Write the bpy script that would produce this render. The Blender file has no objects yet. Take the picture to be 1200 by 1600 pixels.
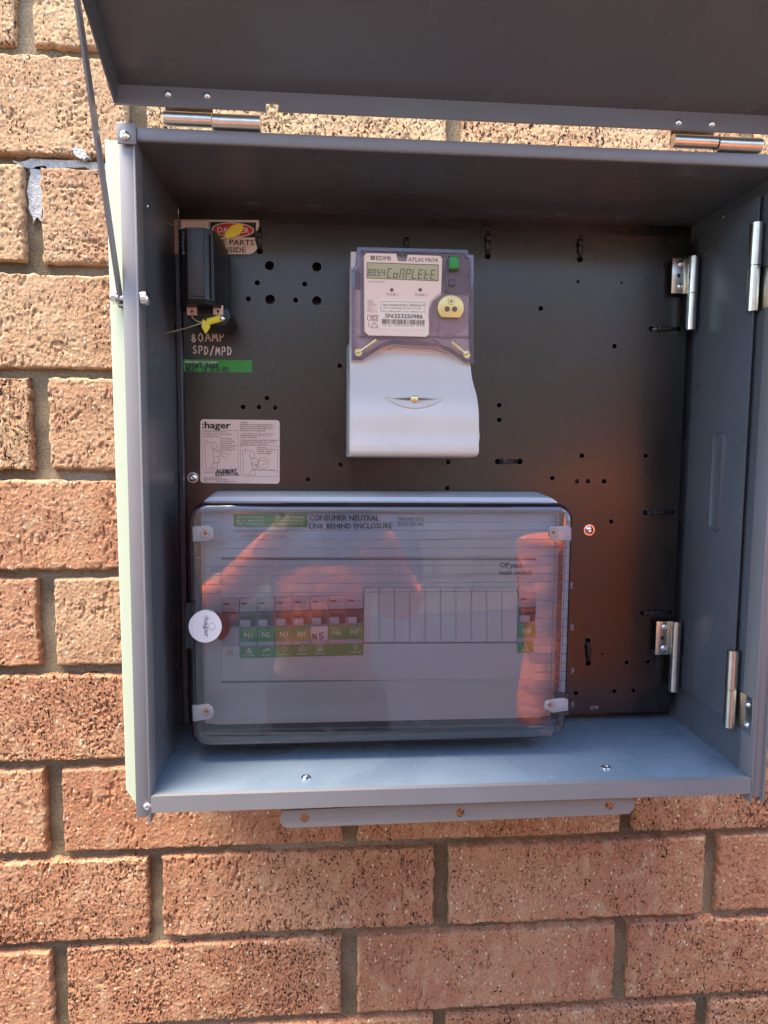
import bpy, bmesh, math, random
from mathutils import Vector, Matrix, Euler
import numpy as np
SC = bpy.context.scene
COL = SC.collection
R = math.radians
random.seed(7)

# ------------------------------------------------------------------ camera, sky, sun, exposure
CAM = Vector((-0.11016, -0.70160, 1.47687))
CROT = Euler((R(84.85156), R(-0.4597), R(-4.38472)), 'XYZ')
FPX = 1064.78                                   # focal length in pixels of the 1200 wide photograph
cam = bpy.data.objects.new('camera', bpy.data.cameras.new('camera'))
COL.objects.link(cam)
cam.location = CAM; cam.rotation_euler = CROT
cam.data.sensor_fit = 'HORIZONTAL'; cam.data.sensor_width = 36.0
cam.data.lens = FPX / 1200 * 36.0
cam.data.clip_start = 0.01; cam.data.clip_end = 200
SC.camera = cam
CM = CROT.to_matrix()

SUN_EL, SUN_AZ = R(73), R(-88)                # azimuth measured from straight out of the wall
w = bpy.data.worlds.new('World'); SC.world = w; w.use_nodes = True
nt = w.node_tree; bg = nt.nodes['Background']
sky = nt.nodes.new('ShaderNodeTexSky'); sky.sky_type = 'NISHITA'; sky.sun_disc = False
sky.sun_elevation = SUN_EL; sky.air_density = 1.0; sky.dust_density = 0.8; sky.ozone_density = 3.0
sun_dir = Vector((math.sin(SUN_AZ) * math.cos(SUN_EL), -math.cos(SUN_AZ) * math.cos(SUN_EL), math.sin(SUN_EL)))
sky.sun_rotation = math.atan2(sun_dir.x, sun_dir.y)
nt.links.new(sky.outputs[0], bg.inputs[0]); bg.inputs[1].default_value = 0.15
sl = bpy.data.lights.new('sun', 'SUN'); sl.energy = 5.0; sl.angle = R(50); sl.color = (1, 0.90, 0.74)
so = bpy.data.objects.new('sun', sl); COL.objects.link(so)
so.rotation_euler = sun_dir.to_track_quat('Z', 'Y').to_euler()
so.location = (0, -1, 4)
SC.view_settings.view_transform = 'Standard'; SC.view_settings.look = 'None'
SC.view_settings.exposure = 2.66; SC.view_settings.gamma = 1.0


def at(px, py, y):
    """the point of the plane y = const (parallel to the wall) seen at a photo pixel: used to measure the things"""
    d = CM @ Vector(((px - 600) / FPX, -(py - 800) / FPX, -1.0))
    t = (y - CAM.y) / d.y
    p = CAM + d * t
    return p.x, p.z


# ------------------------------------------------------------------ materials
def nodes(name):
    m = bpy.data.materials.new(name); m.use_nodes = True
    return m, m.node_tree, m.node_tree.nodes['Principled BSDF']


def N(t, typ, **kw):
    n = t.nodes.new(typ)
    for k, v in kw.items():
        if k in n.inputs: n.inputs[k].default_value = v
        else: setattr(n, k, v)
    return n


def ramp(t, src, stops):
    r = t.nodes.new('ShaderNodeValToRGB'); e = r.color_ramp.elements
    while len(e) < len(stops): e.new(0.5)
    for i, (p, c) in enumerate(stops):
        e[i].position = p; e[i].color = (*c, 1) if len(c) == 3 else c
    t.links.new(src, r.inputs[0]); return r


def mixc(t, fac, a, b, typ='MIX'):
    n = t.nodes.new('ShaderNodeMix'); n.data_type = 'RGBA'; n.blend_type = typ
    for sock, v in ((n.inputs[0], fac), (n.inputs[6], a), (n.inputs[7], b)):
        if hasattr(v, 'is_linked'): t.links.new(v, sock)
        elif isinstance(v, tuple): sock.default_value = (*v, 1)
        else: sock.default_value = v
    return n.outputs[2]


def simple(name, col, rough=0.5, metal=0.0, spec=0.5, bump=0.0, bscale=300.0, var=0.0, vscale=30.0, coat=0.0, bdist=0.0005):
    m, t, b = nodes(name)
    b.inputs['Roughness'].default_value = rough; b.inputs['Metallic'].default_value = metal
    b.inputs['Specular IOR Level'].default_value = spec
    b.inputs['Coat Weight'].default_value = coat; b.inputs['Coat Roughness'].default_value = 0.1
    geo = N(t, 'ShaderNodeNewGeometry')
    if var > 0:
        nz = N(t, 'ShaderNodeTexNoise', Scale=vscale, Detail=6.0, Roughness=0.6)
        t.links.new(geo.outputs['Position'], nz.inputs['Vector'])
        r = ramp(t, nz.outputs['Fac'], [(0.3, tuple(c * (1 - var) for c in col)), (0.7, tuple(min(1, c * (1 + var)) for c in col))])
        t.links.new(r.outputs[0], b.inputs['Base Color'])
        rr = N(t, 'ShaderNodeMapRange'); rr.inputs['To Min'].default_value = max(0.02, rough - 0.5 * var * rough); rr.inputs['To Max'].default_value = min(1, rough + 0.5 * var * rough)
        t.links.new(nz.outputs['Fac'], rr.inputs[0]); t.links.new(rr.outputs[0], b.inputs['Roughness'])
    else:
        b.inputs['Base Color'].default_value = (*col, 1)
    if bump > 0:
        nb = N(t, 'ShaderNodeTexNoise', Scale=bscale, Detail=4.0)
        t.links.new(geo.outputs['Position'], nb.inputs['Vector'])
        bp = N(t, 'ShaderNodeBump', Strength=bump, Distance=bdist)
        t.links.new(nb.outputs['Fac'], bp.inputs['Height']); t.links.new(bp.outputs[0], b.inputs['Normal'])
    return m


def brick_material():
    m, t, b = nodes('wirecut_brick')
    L = t.links.new
    geo = N(t, 'ShaderNodeNewGeometry'); oi = N(t, 'ShaderNodeObjectInfo')
    off = N(t, 'ShaderNodeVectorMath', operation='SCALE'); off.inputs[0].default_value = (3.1, 7.7, 5.3)
    L(oi.outputs['Random'], off.inputs[3])
    tone = N(t, 'ShaderNodeSeparateColor'); L(oi.outputs['Color'], tone.inputs[0])
    pos = N(t, 'ShaderNodeVectorMath', operation='ADD'); L(geo.outputs['Position'], pos.inputs[0]); L(off.outputs[0], pos.inputs[1])
    P = pos.outputs[0]
    # drag direction of the cutting wire: pits a little taller than wide
    st = N(t, 'ShaderNodeMapping'); st.inputs['Scale'].default_value = (1, 1, 0.62); L(P, st.inputs['Vector'])
    V = st.outputs[0]
    warp = N(t, 'ShaderNodeTexNoise', Scale=160.0, Detail=3.0); L(V, warp.inputs['Vector'])
    wv = N(t, 'ShaderNodeVectorMath', operation='SCALE'); wv.inputs[3].default_value = 0.004; L(warp.outputs['Color'], wv.inputs[0])
    va = N(t, 'ShaderNodeVectorMath', operation='ADD'); L(V, va.inputs[0]); L(wv.outputs[0], va.inputs[1])
    big = N(t, 'ShaderNodeTexNoise', Scale=9.0, Detail=3.0); L(P, big.inputs['Vector'])
    pit = N(t, 'ShaderNodeTexNoise', Scale=430.0, Detail=3.0, Roughness=0.6); L(va.outputs[0], pit.inputs['Vector'])
    fine = N(t, 'ShaderNodeTexNoise', Scale=520.0, Detail=4.0, Roughness=0.7); L(P, fine.inputs['Vector'])
    med = N(t, 'ShaderNodeTexNoise', Scale=62.0, Detail=4.0, Roughness=0.6); L(V, med.inputs['Vector'])
    # density of the pits differs from brick to brick
    dens = N(t, 'ShaderNodeMapRange'); dens.inputs['To Min'].default_value = -0.045; dens.inputs['To Max'].default_value = 0.045
    wn = N(t, 'ShaderNodeTexWhiteNoise', noise_dimensions='1D'); L(oi.outputs['Random'], wn.inputs['W']); L(wn.outputs['Value'], dens.inputs[0])
    p2 = N(t, 'ShaderNodeMath', operation='ADD'); L(pit.outputs['Fac'], p2.inputs[0]); L(dens.outputs[0], p2.inputs[1])
    mm = N(t, 'ShaderNodeMath', operation='MULTIPLY_ADD'); mm.inputs[1].default_value = 0.30; mm.inputs[2].default_value = -0.15
    L(med.outputs['Fac'], mm.inputs[0])
    p3 = N(t, 'ShaderNodeMath', operation='ADD'); L(p2.outputs[0], p3.inputs[0]); L(mm.outputs[0], p3.inputs[1])
    pitm = ramp(t, p3.outputs[0], [(0.335, (0, 0, 0)), (0.40, (1, 1, 1))])           # 0 in a pit
    grit = N(t, 'ShaderNodeTexVoronoi', Scale=300.0); L(va.outputs[0], grit.inputs['Vector'])
    gsep = N(t, 'ShaderNodeSeparateColor'); L(grit.outputs['Color'], gsep.inputs[0])
    gsel = ramp(t, gsep.outputs[0], [(0.86, (0, 0, 0)), (0.88, (1, 1, 1))])
    gdist = ramp(t, grit.outputs['Distance'], [(0.26, (1, 1, 1)), (0.40, (0, 0, 0))])
    gm = N(t, 'ShaderNodeMath', operation='MULTIPLY'); L(gsel.outputs[0], gm.inputs[0]); L(gdist.outputs[0], gm.inputs[1])
    # body colour
    c1 = ramp(t, big.outputs['Fac'], [(0.3, (0.370, 0.180, 0.094)), (0.5, (0.418, 0.218, 0.116)), (0.72, (0.470, 0.275, 0.152))])
    c2 = ramp(t, tone.outputs[0], [(0.0, (0.90, 0.75, 0.72)), (0.3, (0.98, 0.87, 0.84)), (0.6, (1.0, 1.0, 0.98)), (1.0, (1.12, 1.28, 1.22))])  # tone ramp holds the wall's painted light from above
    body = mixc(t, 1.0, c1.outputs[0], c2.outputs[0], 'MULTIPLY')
    fr = ramp(t, fine.outputs['Fac'], [(0.3, (0.60, 0.57, 0.54)), (0.5, (1, 1, 1)), (0.7, (1.38, 1.42, 1.45))])
    body = mixc(t, 1.0, body, fr.outputs[0], 'MULTIPLY')
    tan = ramp(t, med.outputs['Fac'], [(0.52, (0, 0, 0)), (0.70, (1, 1, 1))])
    tf = N(t, 'ShaderNodeMath', operation='MULTIPLY'); tf.inputs[1].default_value = 0.55; L(tan.outputs[0], tf.inputs[0])
    body = mixc(t, tf.outputs[0], body, (0.50, 0.33, 0.185))
    body = mixc(t, gm.outputs[0], body, (0.62, 0.47, 0.31))                           # pale grit
    pit_tint = mixc(t, pitm.outputs[0], (0.075, 0.042, 0.028), (1, 1, 1))                 # pits tinted near black
    body = mixc(t, 1.0, body, pit_tint, 'MULTIPLY')
    L(body, b.inputs['Base Color'])
    b.inputs['Roughness'].default_value = 0.9; b.inputs['Specular IOR Level'].default_value = 0.25
    h = N(t, 'ShaderNodeMath', operation='MULTIPLY_ADD'); h.inputs[1].default_value = 0.35
    L(fine.outputs['Fac'], h.inputs[0]); L(pitm.outputs[0], h.inputs[2])
    h2 = N(t, 'ShaderNodeMath', operation='MULTIPLY_ADD'); h2.inputs[1].default_value = 0.8
    L(med.outputs['Fac'], h2.inputs[0]); L(h.outputs[0], h2.inputs[2])
    h3 = N(t, 'ShaderNodeMath', operation='MULTIPLY_ADD'); h3.inputs[1].default_value = 0.5
    L(gm.outputs[0], h3.inputs[0]); L(h2.outputs[0], h3.inputs[2])
    bp = N(t, 'ShaderNodeBump', Strength=0.9, Distance=0.0012)
    L(h3.outputs[0], bp.inputs['Height']); L(bp.outputs[0], b.inputs['Normal'])
    return m


def mortar_material():
    m, t, b = nodes('sandy_mortar'); L = t.links.new
    geo = N(t, 'ShaderNodeNewGeometry')
    big = N(t, 'ShaderNodeTexNoise', Scale=7.0, Detail=4.0); L(geo.outputs['Position'], big.inputs['Vector'])
    fine = N(t, 'ShaderNodeTexNoise', Scale=600.0, Detail=5.0, Roughness=0.75); L(geo.outputs['Position'], fine.inputs['Vector'])
    c = ramp(t, big.outputs['Fac'], [(0.35, (0.17, 0.130, 0.080)), (0.52, (0.265, 0.200, 0.120)), (0.66, (0.37, 0.30, 0.20)), (0.82, (0.55, 0.54, 0.50))])
    f = ramp(t, fine.outputs['Fac'], [(0.3, (0.35, 0.34, 0.33)), (0.5, (0.95, 0.95, 0.95)), (0.7, (1.35, 1.35, 1.35))])
    L(mixc(t, 1.0, c.outputs[0], f.outputs[0], 'MULTIPLY'), b.inputs['Base Color'])
    b.inputs['Roughness'].default_value = 0.95; b.inputs['Specular IOR Level'].default_value = 0.2
    bp = N(t, 'ShaderNodeBump', Strength=1.0, Distance=0.0022); L(fine.outputs['Fac'], bp.inputs['Height']); L(bp.outputs[0], b.inputs['Normal'])
    return m


def scuffed(name, col, dust, rough, amount, scale, bump=0.05, sfac=0.25, spec=0.5):
    """dark sheet metal with dusty hand smears and fine scratches"""
    m, t, b = nodes(name); L = t.links.new
    geo = N(t, 'ShaderNodeNewGeometry')
    n1 = N(t, 'ShaderNodeTexNoise', Scale=scale, Detail=6.0, Roughness=0.5, Distortion=0.25); L(geo.outputs['Position'], n1.inputs['Vector'])
    mp = N(t, 'ShaderNodeMapping'); mp.inputs['Scale'].default_value = (140, 140, 9); mp.inputs['Rotation'].default_value = (0, R(35), 0)
    L(geo.outputs['Position'], mp.inputs['Vector'])
    n2 = N(t, 'ShaderNodeTexNoise', Scale=1.0, Detail=4.0); L(mp.outputs[0], n2.inputs['Vector'])
    n3 = N(t, 'ShaderNodeTexNoise', Scale=900.0, Detail=2.0); L(geo.outputs['Position'], n3.inputs['Vector'])
    s = ramp(t, n1.outputs['Fac'], [(0.40, (0, 0, 0)), (0.80, (1, 1, 1))])
    sc = ramp(t, n2.outputs['Fac'], [(0.62, (0, 0, 0)), (0.90, (1, 1, 1))])
    f = N(t, 'ShaderNodeMath', operation='MULTIPLY_ADD'); f.inputs[1].default_value = sfac; L(sc.outputs[0], f.inputs[0]); L(s.outputs[0], f.inputs[2])
    f2 = N(t, 'ShaderNodeMath', operation='MULTIPLY'); f2.inputs[1].default_value = amount; L(f.outputs[0], f2.inputs[0])
    L(mixc(t, f2.outputs[0], col, dust), b.inputs['Base Color'])
    rr = N(t, 'ShaderNodeMapRange'); rr.inputs['To Min'].default_value = rough; rr.inputs['To Max'].default_value = min(1, rough + 0.16)
    L(f.outputs[0], rr.inputs[0]); L(rr.outputs[0], b.inputs['Roughness'])
    bp = N(t, 'ShaderNodeBump', Strength=bump, Distance=0.0004); L(n3.outputs['Fac'], bp.inputs['Height']); L(bp.outputs[0], b.inputs['Normal'])
    b.inputs['Specular IOR Level'].default_value = spec
    return m


def clear_plastic(name, tint, refl_rough=0.03, ior=1.5, haze=0.0, hazecol=(0.5, 0.5, 0.6), marks=0.0):
    """thin clear plastic: tinted straight-through light plus a Fresnel reflection and a trace of milky scatter"""
    m = bpy.data.materials.new(name); m.use_nodes = True; t = m.node_tree
    t.nodes.remove(t.nodes['Principled BSDF']); out = t.nodes['Material Output']
    tr = N(t, 'ShaderNodeBsdfTransparent'); tr.inputs[0].default_value = (*tint, 1)
    gl = N(t, 'ShaderNodeBsdfGlossy'); gl.inputs['Roughness'].default_value = refl_rough; gl.inputs[0].default_value = (1, 1, 1, 1)
    fr = N(t, 'ShaderNodeFresnel', IOR=ior)
    if marks > 0:
        geo = N(t, 'ShaderNodeNewGeometry'); nz = N(t, 'ShaderNodeTexNoise', Scale=38.0, Detail=5.0, Distortion=0.8)
        t.links.new(geo.outputs['Position'], nz.inputs['Vector'])
        rg = N(t, 'ShaderNodeMapRange'); rg.inputs['From Min'].default_value = 0.45; rg.inputs['From Max'].default_value = 0.75
        rg.inputs['To Min'].default_value = refl_rough; rg.inputs['To Max'].default_value = refl_rough + marks
        t.links.new(nz.outputs['Fac'], rg.inputs[0]); t.links.new(rg.outputs[0], gl.inputs['Roughness'])
    mx = N(t, 'ShaderNodeMixShader'); t.links.new(fr.outputs[0], mx.inputs[0])
    src = tr.outputs[0]
    if haze > 0:
        df = N(t, 'ShaderNodeBsdfDiffuse'); df.inputs[0].default_value = (*hazecol, 1)
        hm = N(t, 'ShaderNodeMixShader'); hm.inputs[0].default_value = haze
        t.links.new(tr.outputs[0], hm.inputs[1]); t.links.new(df.outputs[0], hm.inputs[2]); src = hm.outputs[0]
    t.links.new(src, mx.inputs[1]); t.links.new(gl.outputs[0], mx.inputs[2])
    t.links.new(mx.outputs[0], out.inputs[0])
    return m


M = dict(
    brick=brick_material(), mortar=mortar_material(),
    paint=scuffed('grey_powder_coat', (0.092, 0.096, 0.104), (0.135, 0.138, 0.145), 0.25, 0.22, 7.0, 0.14),
    paint_lit=scuffed('front_lit_grey_coat', (0.195, 0.182, 0.176), (0.26, 0.25, 0.245), 0.28, 0.3, 9.0, 0.12),  # copy of the box paint, lightened to carry the front light
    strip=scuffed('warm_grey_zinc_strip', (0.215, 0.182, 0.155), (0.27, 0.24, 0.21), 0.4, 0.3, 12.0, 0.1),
    dusty_floor_lit=scuffed('dusty_skylit_grey_coat', (0.165, 0.208, 0.250), (0.31, 0.36, 0.40), 0.24, 0.6, 11.0, 0.12, 0.6),  # dust smears; box paint lightened and blued with the sky light on the floor
    plate=scuffed('dark_mounting_plate', (0.008, 0.0062, 0.0045), (0.030, 0.021, 0.012), 0.25, 0.35, 9.0, 0.06, spec=0.8),
    seal=simple('pale_green_seal', (0.50, 0.54, 0.38), 0.55),
    zinc=simple('zinc_plated_steel', (0.66, 0.62, 0.54), 0.26, 1.0, bump=0.1, bscale=260, var=0.12, vscale=90),
    rimmetal=simple('bare_hole_rim', (0.16, 0.14, 0.12), 0.45, 0.6),
    steel=simple('bright_steel', (0.74, 0.74, 0.73), 0.2, 1.0),
    brass=simple('brass', (0.80, 0.66, 0.34), 0.28, 1.0),
    dark=simple('hole_dark', (0.012, 0.012, 0.012), 0.8),
    meter_white=simple('meter_housing_plastic', (0.70, 0.56, 0.48), 0.42, var=0.05, vscale=40),
    meter_cap=simple('terminal_cover_plastic', (0.64, 0.585, 0.51), 0.36, bump=0.08, bscale=900, var=0.03, vscale=30),
    meter_label=simple('meter_label', (0.84, 0.64, 0.49), 0.5),  # whitish label; warm light off the orange shirt mixed into its colour
    sticker_pale=simple('serial_sticker', (0.84, 0.70, 0.55), 0.4),
    lcd=simple('lcd_glass', (0.44, 0.41, 0.22), 0.18),
    lcdink=simple('lcd_segments', (0.075, 0.075, 0.03), 0.4),
    lilac=clear_plastic('lilac_clear_plastic', (0.95, 0.92, 0.95), 0.06, 1.45, 0.04, (0.45, 0.40, 0.55)),
    lilac_edge=clear_plastic('lilac_clear_plastic_edge', (0.60, 0.55, 0.62), 0.08, 1.45, 0.22, (0.32, 0.28, 0.33)),
    green=simple('green_button', (0.03, 0.25, 0.04), 0.4),
    port=simple('optical_port_plate', (0.80, 0.62, 0.22), 0.32, 0.35),
    ink=simple('black_ink', (0.02, 0.018, 0.02), 0.5),
    brownink=simple('faded_brown_print', (0.16, 0.10, 0.075), 0.6),
    red=simple('sign_red', (0.62, 0.035, 0.02), 0.4),
    redink=simple('red_print', (0.50, 0.06, 0.05), 0.5),
    white=simple('white_print', (0.82, 0.82, 0.80), 0.5),
    signwhite=simple('sign_white', (0.80, 0.68, 0.58), 0.4),
    sticker=simple('sticker_paper', (0.82, 0.64, 0.52), 0.35, var=0.03, vscale=25),
    labelgreen=simple('label_green', (0.035, 0.30, 0.035), 0.45),
    legendgreen=simple('legend_green', (0.02, 0.27, 0.03), 0.4),
    chalk=simple('paint_marker', (0.80, 0.72, 0.62), 0.7),
    bakelite=simple('black_fuse_plastic', (0.012, 0.011, 0.010), 0.42, bump=0.2, bscale=700, var=0.2, vscale=60),
    bakelite_top=simple('paler_black_fuse_plastic', (0.034, 0.030, 0.025), 0.5, bump=0.2, bscale=700, var=0.2, vscale=60),  # slightly paler black for the front of the fuse holder
    cream=simple('cream_tab', (0.66, 0.46, 0.36), 0.5),
    yellow=simple('yellow_seal_plastic', (0.72, 0.58, 0.02), 0.4),
    wire=simple('seal_wire', (0.60, 0.52, 0.26), 0.35, 0.7),
    tie=simple('black_nylon', (0.012, 0.012, 0.013), 0.35),
    board=simple('light_grey_plastic', (0.60, 0.60, 0.61), 0.4, bump=0.04, bscale=500),
    inner=simple('board_front_plastic', (0.50, 0.57, 0.63), 0.42, var=0.02),
    blank=simple('blanking_plastic', (0.53, 0.58, 0.63), 0.4),
    breaker=simple('breaker_plastic', (0.36, 0.39, 0.48), 0.4),
    toggle=simple('maroon_toggle', (0.055, 0.022, 0.024), 0.4),
    toggle_red=simple('red_toggle', (0.30, 0.02, 0.012), 0.4),
    slot=simple('dark_slot', (0.02, 0.02, 0.035), 0.5),
    smoke=clear_plastic('smoky_clear_plastic', (0.91, 0.92, 0.95), 0.018, 1.70, 0.045, (0.34, 0.39, 0.47), marks=0.035),
    smoke_edge=clear_plastic('smoky_clear_plastic_edge', (0.16, 0.17, 0.24), 0.05, 1.5, 0.05, (0.05, 0.055, 0.09)),
    rib=clear_plastic('smoky_clear_rib', (0.62, 0.62, 0.66), 0.10, 1.5, 0.10, (0.45, 0.46, 0.52)),
    clip=clear_plastic('milky_clip_plastic', (0.7, 0.7, 0.72), 0.12, 1.5, 0.35, (0.62, 0.63, 0.66)),
    dull=simple('dull_screw', (0.42, 0.36, 0.30), 0.5, 0.8),
    disc=simple('lock_disc_plastic', (0.60, 0.60, 0.62), 0.4),
    greyprint=simple('grey_print', (0.13, 0.13, 0.15), 0.5),
    faint=simple('pale_engraving', (0.38, 0.40, 0.44), 0.5),
    lidprint=simple('lid_print', (0.17, 0.105, 0.085), 0.5),
    # behind the camera, seen as reflections
    hivis=simple('orange_workwear', (1.0, 0.165, 0.022), 0.75, var=0.25, vscale=16, bump=1.0, bscale=17, bdist=0.035),
    navy=simple('navy_workwear', (0.030, 0.036, 0.060), 0.8),
    skin=simple('skin', (0.52, 0.30, 0.21), 0.5),
    hair=simple('dark_hair', (0.03, 0.02, 0.015), 0.6),
    phone=simple('phone_case', (0.015, 0.015, 0.017), 0.3),
    blockwork=simple('tan_block_wall', (0.42, 0.35, 0.265), 0.9, bump=0.6, bscale=120, var=0.2, vscale=6),
    tint_band=simple('added_blue_grey_band', (0.20, 0.235, 0.28), 0.7, bump=0.4, bscale=120, var=0.15, vscale=6),  # made-up blue-grey for the lower courses, cools the reflection in the cover
    cement=simple('pale_cement_smear', (0.50, 0.48, 0.43), 0.95, bump=1.0, bscale=500, var=0.3, vscale=160, bdist=0.002),
    concrete=simple('concrete_path', (0.034, 0.032, 0.030), 0.9, bump=0.5, bscale=90, var=0.2, vscale=4),
)


# ------------------------------------------------------------------ mesh builder
class MB:
    def __init__(s): s.v = []; s.f = []; s.mi = []; s.cur = 0
    def add(s, vs, fs):
        o = len(s.v); s.v += [tuple(q) for q in vs]
        for f in fs: s.f.append(tuple(o + i for i in f)); s.mi.append(s.cur)
        return s
    def box(s, x0, x1, y0, y1, z0, z1, bev=0.0, seg=2):
        if bev <= 0:
            vs = [(x, y, z) for x in (x0, x1) for y in (y0, y1) for z in (z0, z1)]
            return s.add(vs, [(0, 1, 3, 2), (4, 6, 7, 5), (0, 4, 5, 1), (2, 3, 7, 6), (0, 2, 6, 4), (1, 5, 7, 3)])
        bm = bmesh.new(); bmesh.ops.create_cube(bm, size=1)
        for q in bm.verts:
            q.co = Vector(((x0 + x1) / 2 + q.co.x * (x1 - x0), (y0 + y1) / 2 + q.co.y * (y1 - y0), (z0 + z1) / 2 + q.co.z * (z1 - z0)))
        bmesh.ops.bevel(bm, geom=bm.edges[:], offset=bev, segments=seg, affect='EDGES', profile=0.5)
        return s.frombm(bm)
    def frombm(s, bm):
        bm.verts.index_update()
        s.add([q.co for q in bm.verts], [[q.index for q in f.verts] for f in bm.faces]); bm.free(); return s
    def prism(s, pts, y0, y1, bev=0.0, seg=1):
        """outline pts (x, z) pushed from y0 (front, towards the camera) to y1"""
        n = len(pts)
        bm = bmesh.new()
        a = [bm.verts.new((x, y0, z)) for x, z in pts]; b = [bm.verts.new((x, y1, z)) for x, z in pts]
        ff = bm.faces.new(a); bm.faces.new(b[::-1])
        for i in range(n): bm.faces.new((a[i], b[i], b[(i + 1) % n], a[(i + 1) % n]))
        if bev > 0: bmesh.ops.bevel(bm, geom=ff.edges[:], offset=bev, segments=seg, affect='EDGES', profile=0.5)
        bmesh.ops.recalc_face_normals(bm, faces=bm.faces[:])
        return s.frombm(bm)
    def prism_x(s, pts, x0, x1, bev=0.0, seg=2):
        """outline pts (y, z) pushed along x"""
        bm = bmesh.new(); n = len(pts)
        a = [bm.verts.new((x0, y, z)) for y, z in pts]; b = [bm.verts.new((x1, y, z)) for y, z in pts]
        f1 = bm.faces.new(a); f2 = bm.faces.new(b[::-1])
        for i in range(n): bm.faces.new((a[i], b[i], b[(i + 1) % n], a[(i + 1) % n]))
        if bev > 0: bmesh.ops.bevel(bm, geom=list({e for f in (f1, f2) for e in f.edges}), offset=bev, segments=seg, affect='EDGES', profile=0.5)
        bmesh.ops.recalc_face_normals(bm, faces=bm.faces[:])
        return s.frombm(bm)
    def cyl(s, p0, p1, r0, r1=None, n=16, cap=True):
        p0 = Vector(p0); p1 = Vector(p1); r1 = r0 if r1 is None else r1
        d = (p1 - p0).normalized(); u = d.orthogonal().normalized(); v = d.cross(u)
        vs = []
        for p, r in ((p0, r0), (p1, r1)):
            for i in range(n):
                a = 2 * math.pi * i / n; vs.append(p + u * math.cos(a) * r + v * math.sin(a) * r)
        fs = [(i, (i + 1) % n, n + (i + 1) % n, n + i) for i in range(n)]
        if cap: fs += [tuple(range(n))[::-1], tuple(range(n, 2 * n))]
        return s.add(vs, fs)
    def dome(s, c, ax, r, h, n=14, rings=4):
        c = Vector(c); ax = Vector(ax).normalized(); u = ax.orthogonal().normalized(); v = ax.cross(u)
        vs = []; fs = []
        for k in range(rings):
            t = k / rings * math.pi / 2
            for i in range(n):
                a = 2 * math.pi * i / n
                vs.append(c + (u * math.cos(a) + v * math.sin(a)) * r * math.cos(t) + ax * h * math.sin(t))
        vs.append(c + ax * h)
        for k in range(rings - 1):
            for i in range(n):
                fs.append((k * n + i, k * n + (i + 1) % n, (k + 1) * n + (i + 1) % n, (k + 1) * n + i))
        k = (rings - 1) * n
        for i in range(n): fs.append((k + i, k + (i + 1) % n, len(vs) - 1))
        return s.add(vs, fs)
    def tube(s, path, r, n=8, flat=1.0, up=(0, 1, 0)):
        P = [Vector(p) for p in path]; up = Vector(up); vs = []; fs = []
        for i, p in enumerate(P):
            d = (P[min(i + 1, len(P) - 1)] - P[max(i - 1, 0)]).normalized()
            u = up - d * up.dot(d)
            u = u.normalized() if u.length > 1e-6 else d.orthogonal().normalized()
            v = d.cross(u)
            for k in range(n):
                a = 2 * math.pi * (k + 0.5) / n; vs.append(p + u * math.cos(a) * r * flat + v * math.sin(a) * r)
        for i in range(len(P) - 1):
            for k in range(n):
                fs.append((i * n + k, i * n + (k + 1) % n, (i + 1) * n + (k + 1) % n, (i + 1) * n + k))
        fs += [tuple(range(n))[::-1], tuple(range((len(P) - 1) * n, len(P) * n))]
        return s.add(vs, fs)
    def ribbon(s, lines, wd, y, jitter=0.0, rnd=None):
        """pen strokes (x, z) lying on a surface facing the camera"""
        k = 0
        for ln in lines:
            for (ax, az), (bx, bz) in zip(ln, ln[1:]):
                d = Vector((bx - ax, bz - az)); L = d.length
                if L < 1e-9: continue
                d /= L; n = Vector((-d.y, d.x)) * wd / 2; e = d * wd * 0.35
                ww = n * (1 + (rnd.uniform(-jitter, jitter) if rnd else 0))
                yy = y - 2e-6 * k; k += 1
                s.add([(ax - e.x + ww.x, yy, az - e.y + ww.y), (ax - e.x - ww.x, yy, az - e.y - ww.y), (bx + e.x - ww.x, yy, bz + e.y - ww.y), (bx + e.x + ww.x, yy, bz + e.y + ww.y)], [(0, 1, 2, 3)])
        return s
    def build(s, name, mats, parent=None, smooth=True, angle=35):
        me = bpy.data.meshes.new(name)
        off = Vector((0, 0, 0))
        p = parent
        while p is not None: off += p.location; p = p.parent
        me.from_pydata([tuple(Vector(q) - off) for q in s.v], [], s.f)
        mats = mats if isinstance(mats, (list, tuple)) else [mats]
        for m in mats: me.materials.append(M[m] if isinstance(m, str) else m)
        if len(mats) > 1: me.polygons.foreach_set('material_index', s.mi)
        me.update()
        if smooth:
            me.polygons.foreach_set('use_smooth', [True] * len(me.polygons))
            me.set_sharp_from_angle(angle=R(angle))
        o = bpy.data.objects.new(name, me); COL.objects.link(o)
        if parent is not None: o.parent = parent
        return o


def thing(name, label, cat, loc=(0, 0, 0), group=None):
    o = bpy.data.objects.new(name, None); COL.objects.link(o)
    o.location = loc; o.empty_display_size = 0.05
    return tag(o, label, cat, group)


def tag(o, label=None, cat=None, group=None, kind=None):
    for k, v in (('label', label), ('category', cat), ('group', group), ('kind', kind)):
        if v: o[k] = v
    return o


def rrect(x0, x1, z0, z1, r, n=4):
    out = []
    for cx, cz, a0 in ((x1 - r, z1 - r, 0), (x0 + r, z1 - r, 90), (x0 + r, z0 + r, 180), (x1 - r, z0 + r, 270)):
        for i in range(n + 1):
            a = R(a0 + 90 * i / n); out.append((cx + r * math.cos(a), cz + r * math.sin(a)))
    return out


def quadpts(pts, y): return [at(px, py, y) for px, py in pts]


def circ(cx, cz, r, n=16): return [(cx + r * math.cos(2 * math.pi * i / n), cz + r * math.sin(2 * math.pi * i / n)) for i in range(n)]


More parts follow.
